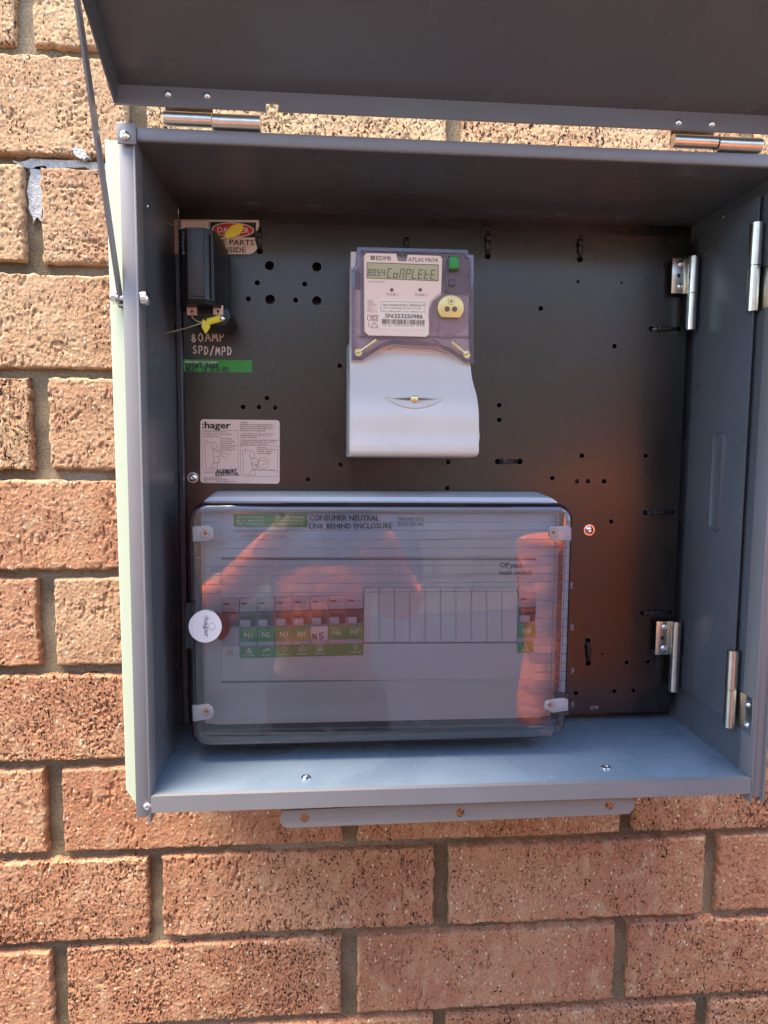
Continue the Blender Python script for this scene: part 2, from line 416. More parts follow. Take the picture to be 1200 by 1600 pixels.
_txt = {}
def text2d(s, bold=0.0, sp=1.0):
    key = (s, bold, sp)
    if key in _txt: return _txt[key]
    cu = bpy.data.curves.new('text', 'FONT'); cu.body = s; cu.resolution_u = 2; cu.offset = bold; cu.space_character = sp
    o = bpy.data.objects.new('text', cu); COL.objects.link(o)
    dg = bpy.context.evaluated_depsgraph_get()
    me = bpy.data.meshes.new_from_object(o.evaluated_get(dg))
    vs = [(q.co.x, q.co.y) for q in me.vertices]; fs = [tuple(p.vertices) for p in me.polygons]
    bpy.data.objects.remove(o); bpy.data.curves.remove(cu); bpy.data.meshes.remove(me)
    _txt[key] = (vs, fs); return vs, fs


def put_text(mb, s, x0, z0, y, h, width=None, bold=0.0, rot=0.0, align='L', sp=1.0):
    """h = cap height; width = total width to fit"""
    vs, fs = text2d(s, 0.0, sp)
    if not vs: return
    xs = [q[0] for q in vs]; a, b = min(xs), max(xs)
    sy = h / 0.70; sx = sy if width is None else width / max(1e-6, b - a)
    w = (b - a) * sx; ox = {'L': 0, 'C': -w / 2, 'R': -w}[align]
    c, sn = math.cos(rot), math.sin(rot)
    out = []
    for q in vs:
        u = (q[0] - a) * sx + ox; v = q[1] * sy
        out.append((x0 + u * c - v * sn, y, z0 + u * sn + v * c))
    mb.add(out, [f for f in fs])
    if bold > 0:
        e = bold * h / .70 * 1.3
        for k, (du, dv) in enumerate(((e, 0), (-e, 0), (0, e * .7), (0, -e * .7))):
            mb.add([(q[0] + du * c - dv * sn, q[1] - 3e-6 * (k + 1), q[2] + du * sn + dv * c) for q in out], list(fs))


def text_px(mb, s, p0, p1, hpx, y, surf=None, bold=0.0):
    """text whose base line runs between two photo points on the plane y"""
    a = Vector(at(*p0, surf if surf is not None else y)); b = Vector(at(*p1, surf if surf is not None else y))
    hh = (Vector(at(p0[0], p0[1] - hpx, y)) - Vector(at(*p0, y))).length
    d = b - a
    put_text(mb, s, a.x, a.y, y, hh, d.length, bold, math.atan2(d.y, d.x))


# letters drawn with a pen, unit cell 0..1
G = {
    'A': [[(0, 0), (.45, 1), (.9, 0)], [(.2, .38), (.7, .38)]], 'C': [[(.8, .85), (.5, 1), (.1, .7), (.1, .3), (.45, 0), (.8, .15)]],
    'D': [[(.1, 0), (.1, 1), (.55, .9), (.8, .5), (.55, .08), (.1, 0)]], 'E': [[(.8, 1), (.1, 1), (.1, 0), (.8, 0)], [(.1, .52), (.65, .52)]],
    'F': [[(.8, 1), (.1, 1), (.1, 0)], [(.1, .52), (.65, .52)]], 'I': [[(.4, 0), (.4, 1)]], 'L': [[(.15, 1), (.15, 0), (.75, 0)]],
    'M': [[(0, 0), (.15, 1), (.45, .35), (.75, 1), (.9, 0)]], 'N': [[(.1, 0), (.15, 1), (.7, 0), (.75, 1)]],
    'O': [[(.45, 1), (.12, .75), (.1, .3), (.4, 0), (.75, .25), (.78, .72), (.45, 1)]], 'P': [[(.12, 0), (.12, 1), (.6, 1), (.75, .75), (.6, .48), (.12, .45)]],
    'R': [[(.12, 0), (.12, 1), (.6, 1), (.75, .75), (.6, .5), (.12, .48)], [(.4, .48), (.8, 0)]],
    'S': [[(.75, .85), (.45, 1), (.15, .8), (.3, .55), (.65, .42), (.72, .15), (.4, 0), (.1, .12)]], 'T': [[(.0, 1), (.85, 1)], [(.42, 1), (.42, 0)]],
    'U': [[(.1, 1), (.12, .25), (.4, 0), (.7, .25), (.75, 1)]], 'X': [[(.05, 0), (.75, 1)], [(.05, 1), (.75, 0)]], '/': [[(.1, -.1), (.7, 1.1)]],
    '0': [[(.45, 1), (.12, .75), (.1, .3), (.4, 0), (.75, .25), (.78, .72), (.45, 1)]],
    '8': [[(.45, .52), (.15, .75), (.42, 1), (.72, .78), (.45, .52), (.1, .25), (.42, 0), (.78, .25), (.45, .52)]],
    '5': [[(.75, 1), (.2, 1), (.15, .58), (.55, .6), (.75, .35), (.5, 0), (.1, .08)]],
}
SEG = {  # seven-segment style glyphs of the meter display
    '8': [[(0, 0), (0, 1), (1, 1), (1, 0), (0, 0)], [(0, .5), (1, .5)]], '0': [[(0, 0), (0, 1), (1, 1), (1, 0), (0, 0)]],
    '5': [[(1, 1), (0, 1), (0, .5), (1, .5), (1, 0), (0, 0)]], '4': [[(0, 1), (0, .5), (1, .5)], [(1, 1), (1, 0)]],
    'C': [[(1, 1), (0, 1), (0, 0), (1, 0)]], 'o': [[(0, 0), (0, .5), (1, .5), (1, 0), (0, 0)]], 'M': [[(0, 0), (0, 1), (1, 1), (1, 0)]],
    'P': [[(0, 0), (0, 1), (1, 1), (1, .5), (0, .5)]], 'L': [[(0, 1), (0, 0), (1, 0)]], 'E': [[(1, 1), (0, 1), (0, 0), (1, 0)], [(0, .5), (1, .5)]],
    't': [[(0, 1), (0, 0), (1, 0)], [(0, .5), (1, .5)]],
}


def hand(mb, s, p0, p1, hpx, wd, y, seed=1, glyphs=G, slant=0.0, wob=0.06, fill=0.82):
    rnd = random.Random(seed)
    a = Vector(at(*p0, y)); b = Vector(at(*p1, y)); d = (b - a); L = d.length; d /= L; n = Vector((-d.y, d.x))
    hh = (Vector(at(p0[0], p0[1] - hpx, y)) - a).length; cw = L / len(s)
    for i, ch in enumerate(s):
        if ch not in glyphs: continue
        dz = rnd.uniform(-wob, wob) * hh; sc = 1 + rnd.uniform(-wob, wob)
        lines = []
        for ln in glyphs[ch]:
            o = []
            for (u, v) in ln:
                q = a + d * (cw * (i + u * fill * sc) + slant * v * hh) + n * (v * hh * sc + dz + rnd.uniform(-wob, wob) * hh * 0.4)
                o.append((q.x, q.y))
            lines.append(o)
        mb.ribbon(lines, wd, y - 1e-5 * i, 0.25 if wob > 0 else 0, rnd)


def screw_head(mb, c, ax, r, h, hexhole=True):
    """rounded rivet or screw head with a sunk centre"""
    c = Vector(c); ax = Vector(ax).normalized(); u = ax.orthogonal().normalized(); v = ax.cross(u)
    prof = [(1.0, 0.0), (0.96, 0.45), (0.72, 0.85), (0.40, 1.0), (0.36, 0.55), (0.0, 0.5)] if hexhole else [(1, 0), (.95, .45), (.7, .85), (.35, 1.0), (0, 1.02)]
    n = 14; vs = []; fs = []
    for (pr, ph) in prof[:-1]:
        for i in range(n):
            a = 2 * math.pi * i / n; vs.append(c + (u * math.cos(a) + v * math.sin(a)) * r * pr + ax * h * ph)
    vs.append(c + ax * h * prof[-1][1])
    k = len(prof) - 1
    for j in range(k - 1):
        for i in range(n): fs.append((j * n + i, j * n + (i + 1) % n, (j + 1) * n + (i + 1) % n, (j + 1) * n + i))
    for i in range(n): fs.append(((k - 1) * n + i, (k - 1) * n + (i + 1) % n, len(vs) - 1))
    mb.add(vs, fs)


def sheet_with_holes(name, outline, holes, y0, y1, mat, parent):
    """flat sheet facing the camera with real punched holes; outline and holes in (x, z)"""
    cu = bpy.data.curves.new(name, 'CURVE'); cu.dimensions = '2D'; cu.fill_mode = 'BOTH'
    cu.extrude = abs(y1 - y0) / 2
    for pts in [outline] + holes:
        sp = cu.splines.new('POLY'); sp.points.add(len(pts) - 1); sp.use_cyclic_u = True
        for q, (x, z) in zip(sp.points, pts): q.co = (x, z, 0, 1)
    o = bpy.data.objects.new(name, cu); COL.objects.link(o)
    me = bpy.data.meshes.new_from_object(o.evaluated_get(bpy.context.evaluated_depsgraph_get()))
    bpy.data.objects.remove(o); bpy.data.curves.remove(cu)
    mb = MB(); mid = (y0 + y1) / 2
    mb.add([(q.co.x, mid - q.co.z, q.co.y) for q in me.vertices], [tuple(p.vertices) for p in me.polygons])
    bpy.data.meshes.remove(me)
    return mb.build(name, mat, parent, smooth=False)


# ------------------------------------------------------------------ ground, opposite wall, brick wall
g = MB(); g.add([(-60, -60, 0), (60, -60, 0), (60, 60, 0), (-60, 60, 0)], [(0, 1, 2, 3)])
tag(g.build('ground', 'concrete', smooth=False), kind='structure')

WZ0, PITCH, COURSE = 1.85035, 0.30794, 0.10
O_ODD, O_EVEN = -0.39784, -0.29651
JV, JH = 0.0165, 0.0098
wall = thing('brick_wall', 'orange brown wire-cut brick wall with raked mortar joints behind the open meter box', 'wall', (0, 0.06, 0))


def value_noise(rnd, nz, nx, cz, cx):
    """smooth random field on an nz x nx grid with cells of cz x cx samples"""
    gz, gx = int(nz / cz) + 3, int(nx / cx) + 3
    g_ = rnd.rand(gz, gx)
    z = np.arange(nz) / cz + rnd.rand(); x = np.arange(nx) / cx + rnd.rand()
    iz, ix = z.astype(int), x.astype(int); fz, fx = z - iz, x - ix
    fz = fz * fz * (3 - 2 * fz); fx = fx * fx * (3 - 2 * fx)
    a = g_[np.ix_(iz, ix)]; b = g_[np.ix_(iz, ix + 1)]; c = g_[np.ix_(iz + 1, ix)]; d = g_[np.ix_(iz + 1, ix + 1)]
    fx = fx[None, :]; fz = fz[:, None]
    return (a * (1 - fx) + b * fx) * (1 - fz) + (c * (1 - fx) + d * fx) * fz


def brick_mesh(seed, x_len):
    rnd = np.random.RandomState(seed)
    NX, NZ = 250, 78
    hx, hz = x_len / 2, (COURSE - JH) / 2
    X, Z = np.meshgrid(np.linspace(-hx, hx, NX + 1), np.linspace(-hz, hz, NZ + 1))
    nz, nx = Z.shape
    vn = lambda cz, cx: value_noise(rnd, nz, nx, cz, cx)
    st = (1.0, 1.35, 1.9, 2.6)[seed % 4]                       # how far the wire dragged the pits
    amt = (0.30, 0.36, 0.26, 0.33, 0.40)[seed % 5]
    p = 0.65 * vn(1.5 * st, 1.5) + 0.35 * vn(2.6 * st, 2.4) + 0.45 * (vn(14, 20) - .5)
    thr = np.quantile(p, amt * 0.30)
    pit = np.clip((thr - p) / 0.09, 0, 1)
    lump = vn(1.8, 1.8)
    Y = pit * 0.0016 - np.clip(lump - .66, 0, 1) * 0.0022 + (vn(30, 60) - .5) * 0.0010 + (rnd.rand(nz, nx) - .5) * 0.0005 + (vn(2.6 * st, 2.6) - .5) * 0.0004
    # worn, chipped arrises
    ed = np.minimum(np.minimum(X + hx, hx - X), np.minimum(Z + hz, hz - Z))
    chip = 0.0016 + 0.0040 * np.clip(vn(8, 8) - .5, 0, 1)
    Y += np.clip(1 - ed / chip, 0, 1) ** 2 * (0.0016 + 0.002 * vn(4, 4))
    wob = 0.0026
    jx = (vn(5, 5) - .5) * wob; jz = (vn(5, 6) - .5) * wob
    near = np.clip(1 - ed / 0.006, 0, 1)
    X = X + jx * near; Z = Z + jz * near
    vs = [(X[k, i], Y[k, i], Z[k, i]) for k in range(nz) for i in range(nx)]
    W = nx; fs = []
    for k in range(NZ):
        for i in range(NX): fs.append((k * W + i, k * W + i + 1, (k + 1) * W + i + 1, (k + 1) * W + i))
    ring = [i for i in range(W)] + [k * W + NX for k in range(1, NZ + 1)] + [NZ * W + i for i in range(NX - 1, -1, -1)] + [k * W for k in range(NZ - 1, 0, -1)]
    o = len(vs)
    for q in ring: vs.append((vs[q][0], 0.045, vs[q][2]))
    n = len(ring)
    for j in range(n): fs.append((ring[j], o + j, o + (j + 1) % n, ring[(j + 1) % n]))
    me = bpy.data.meshes.new('brick'); me.from_pydata(vs, [], fs); me.materials.append(M['brick'])
    me.polygons.foreach_set('use_smooth', [True] * len(me.polygons)); me.set_sharp_from_angle(angle=R(60))
    return me


brick_meshes = [brick_mesh(s, PITCH - JV) for s in range(10)]
wr = random.Random(5)
for r in range(-6, 19):
    off = O_ODD if r % 2 else O_EVEN
    zc = WZ0 - COURSE * (r + 0.5)
    if zc < 0.04: continue
    for n in range(-6, 7):
        xc = off + PITCH * (n + 0.5)
        if not -1.72 < xc < 1.72: continue
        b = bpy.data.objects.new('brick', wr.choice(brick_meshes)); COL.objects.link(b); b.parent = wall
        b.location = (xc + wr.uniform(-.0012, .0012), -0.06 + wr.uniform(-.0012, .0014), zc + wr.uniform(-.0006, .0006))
        tn = min(1, max(0, 1.0 - .105 * max(0, r) + wr.uniform(-.16, .16))); b.color = (tn, tn, tn, 1)  # upper courses paler and yellower: light from above put into the tone
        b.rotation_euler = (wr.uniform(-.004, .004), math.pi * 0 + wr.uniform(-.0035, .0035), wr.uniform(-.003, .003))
# mortar: a subdivided, slightly uneven sheet behind the brick faces
mo = MB(); mr = np.random.RandomState(3)
NXm, NZm = 150, 250
xs = np.linspace(-1.72, 1.72, NXm + 1); zs = np.linspace(0.0, 2.44, NZm + 1)
yy = 0.0100 + mr.randn(NZm + 1, NXm + 1) * 0.0010 + np.kron(mr.randn(32, 20), np.ones((8, 8)))[:NZm + 1, :NXm + 1] * 0.0008
vs = [(xs[i], yy[k, i], zs[k]) for k in range(NZm + 1) for i in range(NXm + 1)]
fs = [(k * (NXm + 1) + i, k * (NXm + 1) + i + 1, (k + 1) * (NXm + 1) + i + 1, (k + 1) * (NXm + 1) + i) for k in range(NZm) for i in range(NXm)]
mo.add(vs, fs); mo.box(-1.72, 1.72, 0.018, 0.11, 0, 2.44)
mo.build('mortar', 'mortar', wall)

cr = random.Random(8)
for poly in ([(47, 262), (72, 260), (71, 300), (67, 330), (63, 346), (57, 338), (52, 348), (47, 330), (44, 300)], [(20, 252), (60, 249), (110, 251), (150, 252), (166, 256), (166, 263), (120, 262), (70, 266), (30, 262)], [(112, 232), (121, 228), (134, 238), (139, 246), (128, 248), (117, 243)]):
    pts = []
    for (ax, ay), (bx, by) in zip(poly, poly[1:] + poly[:1]):
        for k in range(4):
            t_ = k / 4; pts.append((ax + (bx - ax) * t_ + cr.uniform(-2.4, 2.4), ay + (by - ay) * t_ + cr.uniform(-2.4, 2.4)))
    yv = .0062 if poly[0][0] != 112 else -.0012
    b = MB(); b.prism(quadpts(pts, yv), yv, yv + .006); b.build('cement_smear', 'cement', wall, smooth=False)
# the wall on the far side of the passage (seen only as a reflection)
ow = thing('block_wall', 'tan block wall across the passage, seen only mirrored in the smoky cover', 'wall', (0, -2.1, 0))
for lo, hi, nm_, mt_ in ((0, 5, 'added_band', 'tint_band'), (5, 12, 'blockwork', 'blockwork')):  # lower band is added to turn the cover's reflection blue-grey
    bw = MB()
    for r in range(lo, hi):
        for n in range(-7, 8):
            x = n * 0.40 + (0.2 if r % 2 else 0)
            bw.box(x + .005, x + .395, -2.1 - 0.09, -2.1, r * .195 + .005, r * .195 + .19)
    tag(bw.build(nm_, mt_, ow, smooth=False), kind='stuff')
bw = MB(); bw.box(-2.9, 3.3, -2.18, -2.106, 0, 2.3); bw.build('mortar', 'mortar', ow, smooth=False)

# ------------------------------------------------------------------ meter box
XI, ZB, ZT, YF, YB = 0.2583, 1.1920, 1.7080, -0.1523, -0.0045      # inner faces
XO, ZBO, ZTO = 0.2700, 1.1790, 1.7175
box = thing('meter_box', 'open grey steel electrical meter box with lid raised, fixed to the brick wall', 'meter box', (0, YB, ZBO))
T = 0.0016
for sgn in (-1, 1):
    b = MB(); x = sgn * XI
    b.box(min(x, x + sgn * T), max(x, x + sgn * T), YF + .0014, YB, ZB - .002, ZT + .002)
    b.build('side_wall', 'paint', box)
b = MB(); b.box(-XI, XI, YF + .001, YB, ZT, ZT + T); b.build('ceiling', 'paint', box)
b = MB(); b.box(-XI, XI, YF + .001, YB - .001, ZB - T, ZB); fl = b.build('floor', 'dusty_floor_lit', box)
b = MB(); b.box(-XI + .0005, XI - .0005, YB - .0014, YB - .0002, ZB + .0005, ZT + .0008); b.build('back_panel', 'plate', box)
# folded front rim: four flanges
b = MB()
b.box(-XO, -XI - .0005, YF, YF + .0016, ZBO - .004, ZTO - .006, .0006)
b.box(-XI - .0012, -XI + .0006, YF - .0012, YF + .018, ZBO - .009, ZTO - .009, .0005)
b.build('rim_flange', 'paint_lit', box)
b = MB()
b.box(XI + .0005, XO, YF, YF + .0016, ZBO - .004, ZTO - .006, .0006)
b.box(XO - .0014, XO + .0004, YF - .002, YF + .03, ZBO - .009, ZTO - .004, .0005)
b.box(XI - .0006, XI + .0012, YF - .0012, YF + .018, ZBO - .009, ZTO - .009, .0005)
b.build('rim_flange', 'paint_lit', box)
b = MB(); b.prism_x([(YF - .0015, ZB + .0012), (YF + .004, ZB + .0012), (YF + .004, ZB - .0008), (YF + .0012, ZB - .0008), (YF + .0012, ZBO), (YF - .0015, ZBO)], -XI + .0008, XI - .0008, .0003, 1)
b.build('front_lip', 'paint_lit', box)
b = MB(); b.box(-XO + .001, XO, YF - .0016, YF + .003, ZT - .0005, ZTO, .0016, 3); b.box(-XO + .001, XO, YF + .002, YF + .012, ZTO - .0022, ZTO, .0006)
b.build('front_lip', 'paint_lit', box)
b = MB(); b.box(-XO - .0004, -XI + .002, YF - .0032, YF - .0016, ZT - .004, ZTO + .002, .0007); b.build('corner_bracket', 'paint_lit', box)
for sx in (-1, 1):
    for px, py in (((196, 213),) if sx < 0 else ()) + (((230, 1262),) if sx < 0 else ()):
        x, z = at(px, py, YF - .002); s_ = MB(); screw_head(s_, (x, YF - (.0032 if py < 500 else 0.0), z), (0, -1, 0), .0036, .0022); s_.build('screw', 'steel', box)
# pale green seal strip down the outside edge
b = MB(); b.prism([(-.2835, 1.712), (-.2712, 1.712), (-.2712, 1.1855), (-.2722, 1.1790), (-.2808, 1.1935)], -.142, -.136, .0008); b.build('edge_seal', 'seal', box)
# outer shell behind the rim
b = MB(); b.box(-XO, -XO + .0014, YF + .002, YB, ZBO, ZTO); b.box(XO - .0014, XO, YF + .032, YB, ZBO, ZTO); b.box(-XO + .0015, XO - .0015, YF + .013, YB, ZTO - .0014, ZTO); b.box(-XO + .0015, XO - .0015, YF + .006, YB, ZBO, ZBO + .0014)
b.build('outer_shell', 'paint', box)
# latch strip under the lip, with three holes
yt = -.146
tab = quadpts([(440, 1266), (990, 1240), (990, 1262), (983, 1271), (447, 1293), (437, 1284)], yt)
holes = [circ(*at(px, py, yt), .0041, 18) for px, py in ((476, 1277), (719, 1269), (952, 1258))]
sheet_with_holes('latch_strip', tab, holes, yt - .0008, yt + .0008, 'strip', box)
b = MB(); x0, z0 = at(437, 1284, yt); x1, z1 = at(990, 1262, yt)
# floor screws and ceiling slots
for px, py in ((478, 1216), (947, 1200)):
    d = CM @ Vector(((px - 600) / FPX, -(py - 800) / FPX, -1.0)); t = (ZB - CAM.z) / d.z; p = CAM + d * t
    s_ = MB(); screw_head(s_, (p.x, p.y, ZB), (0, 0, 1), .0044, .0024); s_.build('screw', 'steel', box)
for x in (-.185, -.128, -.006, .052, .1144, .176):
    s_ = MB(); s_.dome((x, -.0235, ZT), (0, 0, -1), .0085, .0016, 12, 3); s_.build('ceiling_dimple', 'paint', box)
# left inner rail: folded edge of the plate frame
b = MB(); b.box(-XI + .0006, -XI + .0066, -.0250, -.0235, 1.2035, 1.6905); b.box(-XI + .0054, -XI + .0066, -.0330, -.0250, 1.2035, 1.6905, .0004); b.build('edge_rail', 'paint', box)
for px, py in ((268, 748), (262, 349), (278, 1117)):
    x, z = at(px, py, -.030); s_ = MB(); s_.dome((-XI + .0054, -.031, z), (1, 0, 0), .0021, .0016); s_.build('rivet', 'steel', box)
s_ = MB(); s_.dome((-XI, -.118, 1.672), (1, 0, 0), .0018, .0012); s_.build('rivet', 'steel', box)
s_ = MB(); s_.dome((XI, -.062, 1.699), (-1, 0, 0), .0024, .0016); s_.build('rivet', 'steel', box)

# ---- lid, raised
LA = R(28); ld = Vector((0, -math.cos(LA), math.sin(LA))); ln = Vector((0, -math.sin(LA), -math.cos(LA)))
LH = Vector((0, -.147, 1.749)); LL = 0.545; LW = .2712; LF = .0205
def lp(x, u, v): return LH + Vector((x, 0, 0)) + ld * u + ln * v
def lbox(mb, x0, x1, u0, u1, v0, v1):
    vs = [lp(x, u, v) for x in (x0, x1) for u in (u0, u1) for v in (v0, v1)]
    mb.add(vs, [(0, 1, 3, 2), (4, 6, 7, 5), (0, 4, 5, 1), (2, 3, 7, 6), (0, 2, 6, 4), (1, 5, 7, 3)])
b = MB(); lbox(b, -LW, LW, 0, LL, -.0014, 0); lid = b.build('lid', 'paint', box)
fl_pts = [(-LW, 0), (LW, 0), (LW, LF), (-.163 + .0125, LF), (-.163 + .0125, LF - .0085), (-.163 + .003, LF - .0085), (-.163 + .003, LF), (-LW, LF)]
b = MB(); n_ = len(fl_pts)
b.add([lp(x, 0.0, v) for x, v in fl_pts] + [lp(x, 0.0014, v) for x, v in fl_pts], [tuple(range(n_)), tuple(range(n_, 2 * n_))[::-1]] + [(i, n_ + i, n_ + (i + 1) % n_, (i + 1) % n_) for i in range(n_)])
b.build('hinge_flange', 'paint_lit', lid, smooth=False)
for sgn in (-1, 1):
    b = MB(); x = sgn * LW; lbox(b, min(x, x - sgn * .0014), max(x, x - sgn * .0014), 0.0016, LL, .0001, LF); b.build('side_flange', 'paint', lid, smooth=False)
b = MB(); lbox(b, -LW + .002, LW - .002, LL - .0014, LL, .0001, LF); b.build('front_flange', 'paint', lid, smooth=False)
for x, v in ((-.233, .0085), (-.2040, .0085), (.1640, .0135), (.1915, .0135)):
    s_ = MB(); s_.dome(lp(x, .0014, v), ld, .0030, .0028); s_.build('rivet', 'steel', lid)
for s, u0, xx, hh, ww in (('p', .1345, -.003, .012, .011), ('ON', .1325, .080, .013, .030)):
    vs, fs = text2d(s); xs_ = [q[0] for q in vs]; a_, b_ = min(xs_), max(xs_)
    lt = MB(); lt.add([lp(xx + (q[0] - a_) / (b_ - a_) * ww, u0 + q[1] * hh / .7, .0002) for q in vs], fs); lt.build('lettering', 'lidprint', lid, smooth=False)
# lid hinges: two knuckles each plus a leaf on the box
for xa, xb, xc in ((-.2365, -.2005, -.1645), (.1620, .1985, .2350)):
    zc = 1.7248; yc = -.150
    b = MB(); b.cyl((xa, yc, zc + .001), (xb - .0004, yc, zc + .001), .0052, n=20); b.box(xa, xb - .0004, yc + .003, yc + .0046, zc, zc + .012)
    b.build('hinge_knuckle', 'zinc', box)
    b = MB(); b.cyl((xb + .0004, yc, zc), (xc, yc, zc), .0060, n=20); b.box(xb + .0004, xc, yc + .004, yc + .018, ZTO, ZTO + .0016); b.box(xb + .0004, xc, yc + .0036, yc + .0052, ZTO, zc)
    b.build('hinge_knuckle', 'zinc', box)
# stay arm and its bolt
b = MB()
p0 = Vector((-.2735, -.1465, 1.5925)); p1 = Vector((-.2735, -.236, 1.796)); d = (p1 - p0).normalized(); nn = Vector((0, d.z, -d.y))
for (x0, x1, wa, wb_) in ((-.2744, -.2726, -.0046, .0046),):
    vs = [q + nn * w_ + Vector((x - p0.x, 0, 0)) for x in (x0, x1) for q in (p0 - d * .006, p1) for w_ in (wa, wb_)]
    b.add(vs, [(0, 1, 3, 2), (4, 6, 7, 5), (0, 4, 5, 1), (2, 3, 7, 6), (0, 2, 6, 4), (1, 5, 7, 3)])
b.box(-.2744, -.2690, p0.y - .0052, p0.y + .0052, p0.z - .0065, p0.z - .005)
b.build('stay_arm', 'paint_lit', box, smooth=False)
b = MB(); zz = 1.5925
b.cyl((-.2800, -.1490, zz), (-.2520, -.1490, zz), .0024, n=14); b.cyl((-.2790, -.149, zz), (-.2755, -.149, zz), .0048, n=6); b.cyl((-.2565, -.149, zz), (-.2525, -.149, zz), .0058, n=18); b.dome((-.2525, -.149, zz), (1, 0, 0), .0056, .0024)
b.build('stay_bolt', 'steel', box)

# ---- mounting plate with punched holes
YP = -.025
H = [(421, 415, 7.2), (495, 417, 7.2), (402, 442, 4), (476, 444, 4), (388, 467, 4), (422, 468, 7.6), (462, 469, 4), (495, 470, 7.2), (531, 572, 4),
     (417, 622, 4), (380, 636, 4), (405, 636, 4), (430, 637, 4), (532, 726, 4), (481, 749, 4), (903, 440, 2.6), (971, 442, 2), (1037, 444, 1.6), (1033, 479, 1.8),
     (960, 541, 4), (909, 712, 4), (1009, 712, 4), (845, 482, 4), (780, 633, 4), (780, 656, 4), (700, 722, 3.6), (699, 763, 3.6), (863, 747, 4), (901, 752, 4), (919, 752, 4), (944, 752, 4),
     (955, 815, 4), (979, 1035, 4), (1012, 1034, 4), (960, 1080, 4), (990, 1079, 4), (900, 1083, 4), (954, 980, 1.6), (941, 1022, 2.4)]
TIES = [((906, 371), (906, 405)), ((762, 363), (762, 400)), ((1018, 514), (1060, 514)), ((1009, 801), (1051, 800)), ((1004, 958), (1047, 956)), ((918, 1001), (919, 1036)), ((778, 721), (812, 721)), ((405, 358), (406, 392)), ((635, 375), (635, 392))]
for a_, b_ in TIES: H += [(*a_, 5.0), (*b_, 5.0)]
holes = [circ(*at(px, py, YP), r / FPX * .68, 14) for px, py, r in H]
plate_out = quadpts([(272, 343), (1076, 364), (1048, 1110), (274, 1137)], YP)
xs_ = [-XI + .0072, .2455]; plate_out = [(xs_[0], 1.6915), (.2466, 1.6915), (.2490, 1.2035), (xs_[0], 1.2035)]
plate = sheet_with_holes('mounting_plate', plate_out, holes, YP, YP + .0020, 'plate', box)
b = MB()
for px, py, r in H:
    x, z = at(px, py, YP); rr_ = r / FPX * .68; n_ = 14
    b.add([(q[0], YP - .00008, q[1]) for q in circ(x, z, rr_, n_)] + [(q[0], YP - .00008, q[1]) for q in circ(x, z, rr_ + .00034, n_)], [(i, (i + 1) % n_, n_ + (i + 1) % n_, n_ + i) for i in range(n_)])
tag(b.build('hole_rims', 'rimmetal', plate, smooth=False), kind='stuff')
for px, py, r in ((302, 746, 8.5), (920, 828, 9.2)):
    x, z = at(px, py, YP); s_ = MB(); s_.cyl((x, YP, z), (x, YP - .0012, z), r / FPX * .68, n=20); screw_head(s_, (x, YP - .0012, z), (0, -1, 0), r / FPX * .5, .0024); s_.build('screw', 'steel', plate)
wrt = MB()
hand(wrt, '80AMP', (299, 534), (354, 532), 13, .0011, YP - .0002, 4)
hand(wrt, 'SPD/MPD', (301, 552), (364, 555), 12, .0010, YP - .0002, 9)
wrt.build('handwriting', 'chalk', plate, smooth=False)
for px, py, s in ((895, 920, '240'), (896, 985, '200'), (897, 1052, '160'), (897, 1105, '120'), (922, 1108, 'GTR')):
    eng = MB(); x, z = at(px, py, YP); put_text(eng, s, x, z, YP - .0001, .0034, rot=R(90) if s != 'GTR' else 0)
    eng.build('engraved_mark', 'faint', plate, smooth=False)

# ---- swing panel along the right wall, with an obround pressing
XPAN = XI - .0055
def slot_ring(r, k=0): return [(-.0855 + r * math.cos(R(a)), (1.4885 if 0 <= a <= 180 else 1.4120) + r * math.sin(R(a))) for a in range(0, 360, 20)]
b = MB(); b.box(XPAN, XPAN + .0016, -.1255, -.0300, 1.2330, 1.6960, .0004)
outer, inn = slot_ring(.0092), slot_ring(.0078); n_ = len(outer)
mid = slot_ring(.0086)
_R = lambda a, c: [(a + i, a + (i + 1) % n_, c + (i + 1) % n_, c + i) for i in range(n_)]
b.add([(XPAN - .0001, y, z) for y, z in outer] + [(XPAN - .0026, y, z) for y, z in mid] + [(XPAN - .0026, y, z) for y, z in inn] + [(XPAN - .0004, y, z) for y, z in slot_ring(.0070)], _R(0, n_) + _R(n_, 2 * n_) + _R(2 * n_, 3 * n_) + [tuple(range(3 * n_, 4 * n_))])
b.build('swing_panel', 'paint', box)


def hinge(pos, leaf_dir, ztop, zmid, zbot, r, upper_leaf, name='leaf_hinge', x_leaf=.020):
    """upright butt hinge, two knuckles; the leaf lies on the plate (towards -x) or on the side wall (towards -y)"""
    x, y = pos
    b = MB(); b.cyl((x, y, zmid + .0003), (x, y, ztop), r, n=20); b.dome((x, y, ztop), (0, 0, 1), r * .8, .0008)
    if leaf_dir == 'x' : b.box(x - x_leaf, x - r * .4, y + r * .55, y + r * .55 + .0015, zmid + .0006, ztop - .0006, .0004)
    h = b.build(name, 'zinc', box)
    b = MB(); b.cyl((x, y, zbot), (x, y, zmid - .0003), r * .95, n=20); b.dome((x, y, zbot), (0, 0, -1), r * .8, .0008)
    if leaf_dir == 'y': b.box(XPAN - .0012 + .0052, XPAN + .0003 + .0052, y - .024, y, zbot + .001, zmid - .001, .0004)
    b.build('knuckle', 'zinc', h)
    return h, y + r * .55
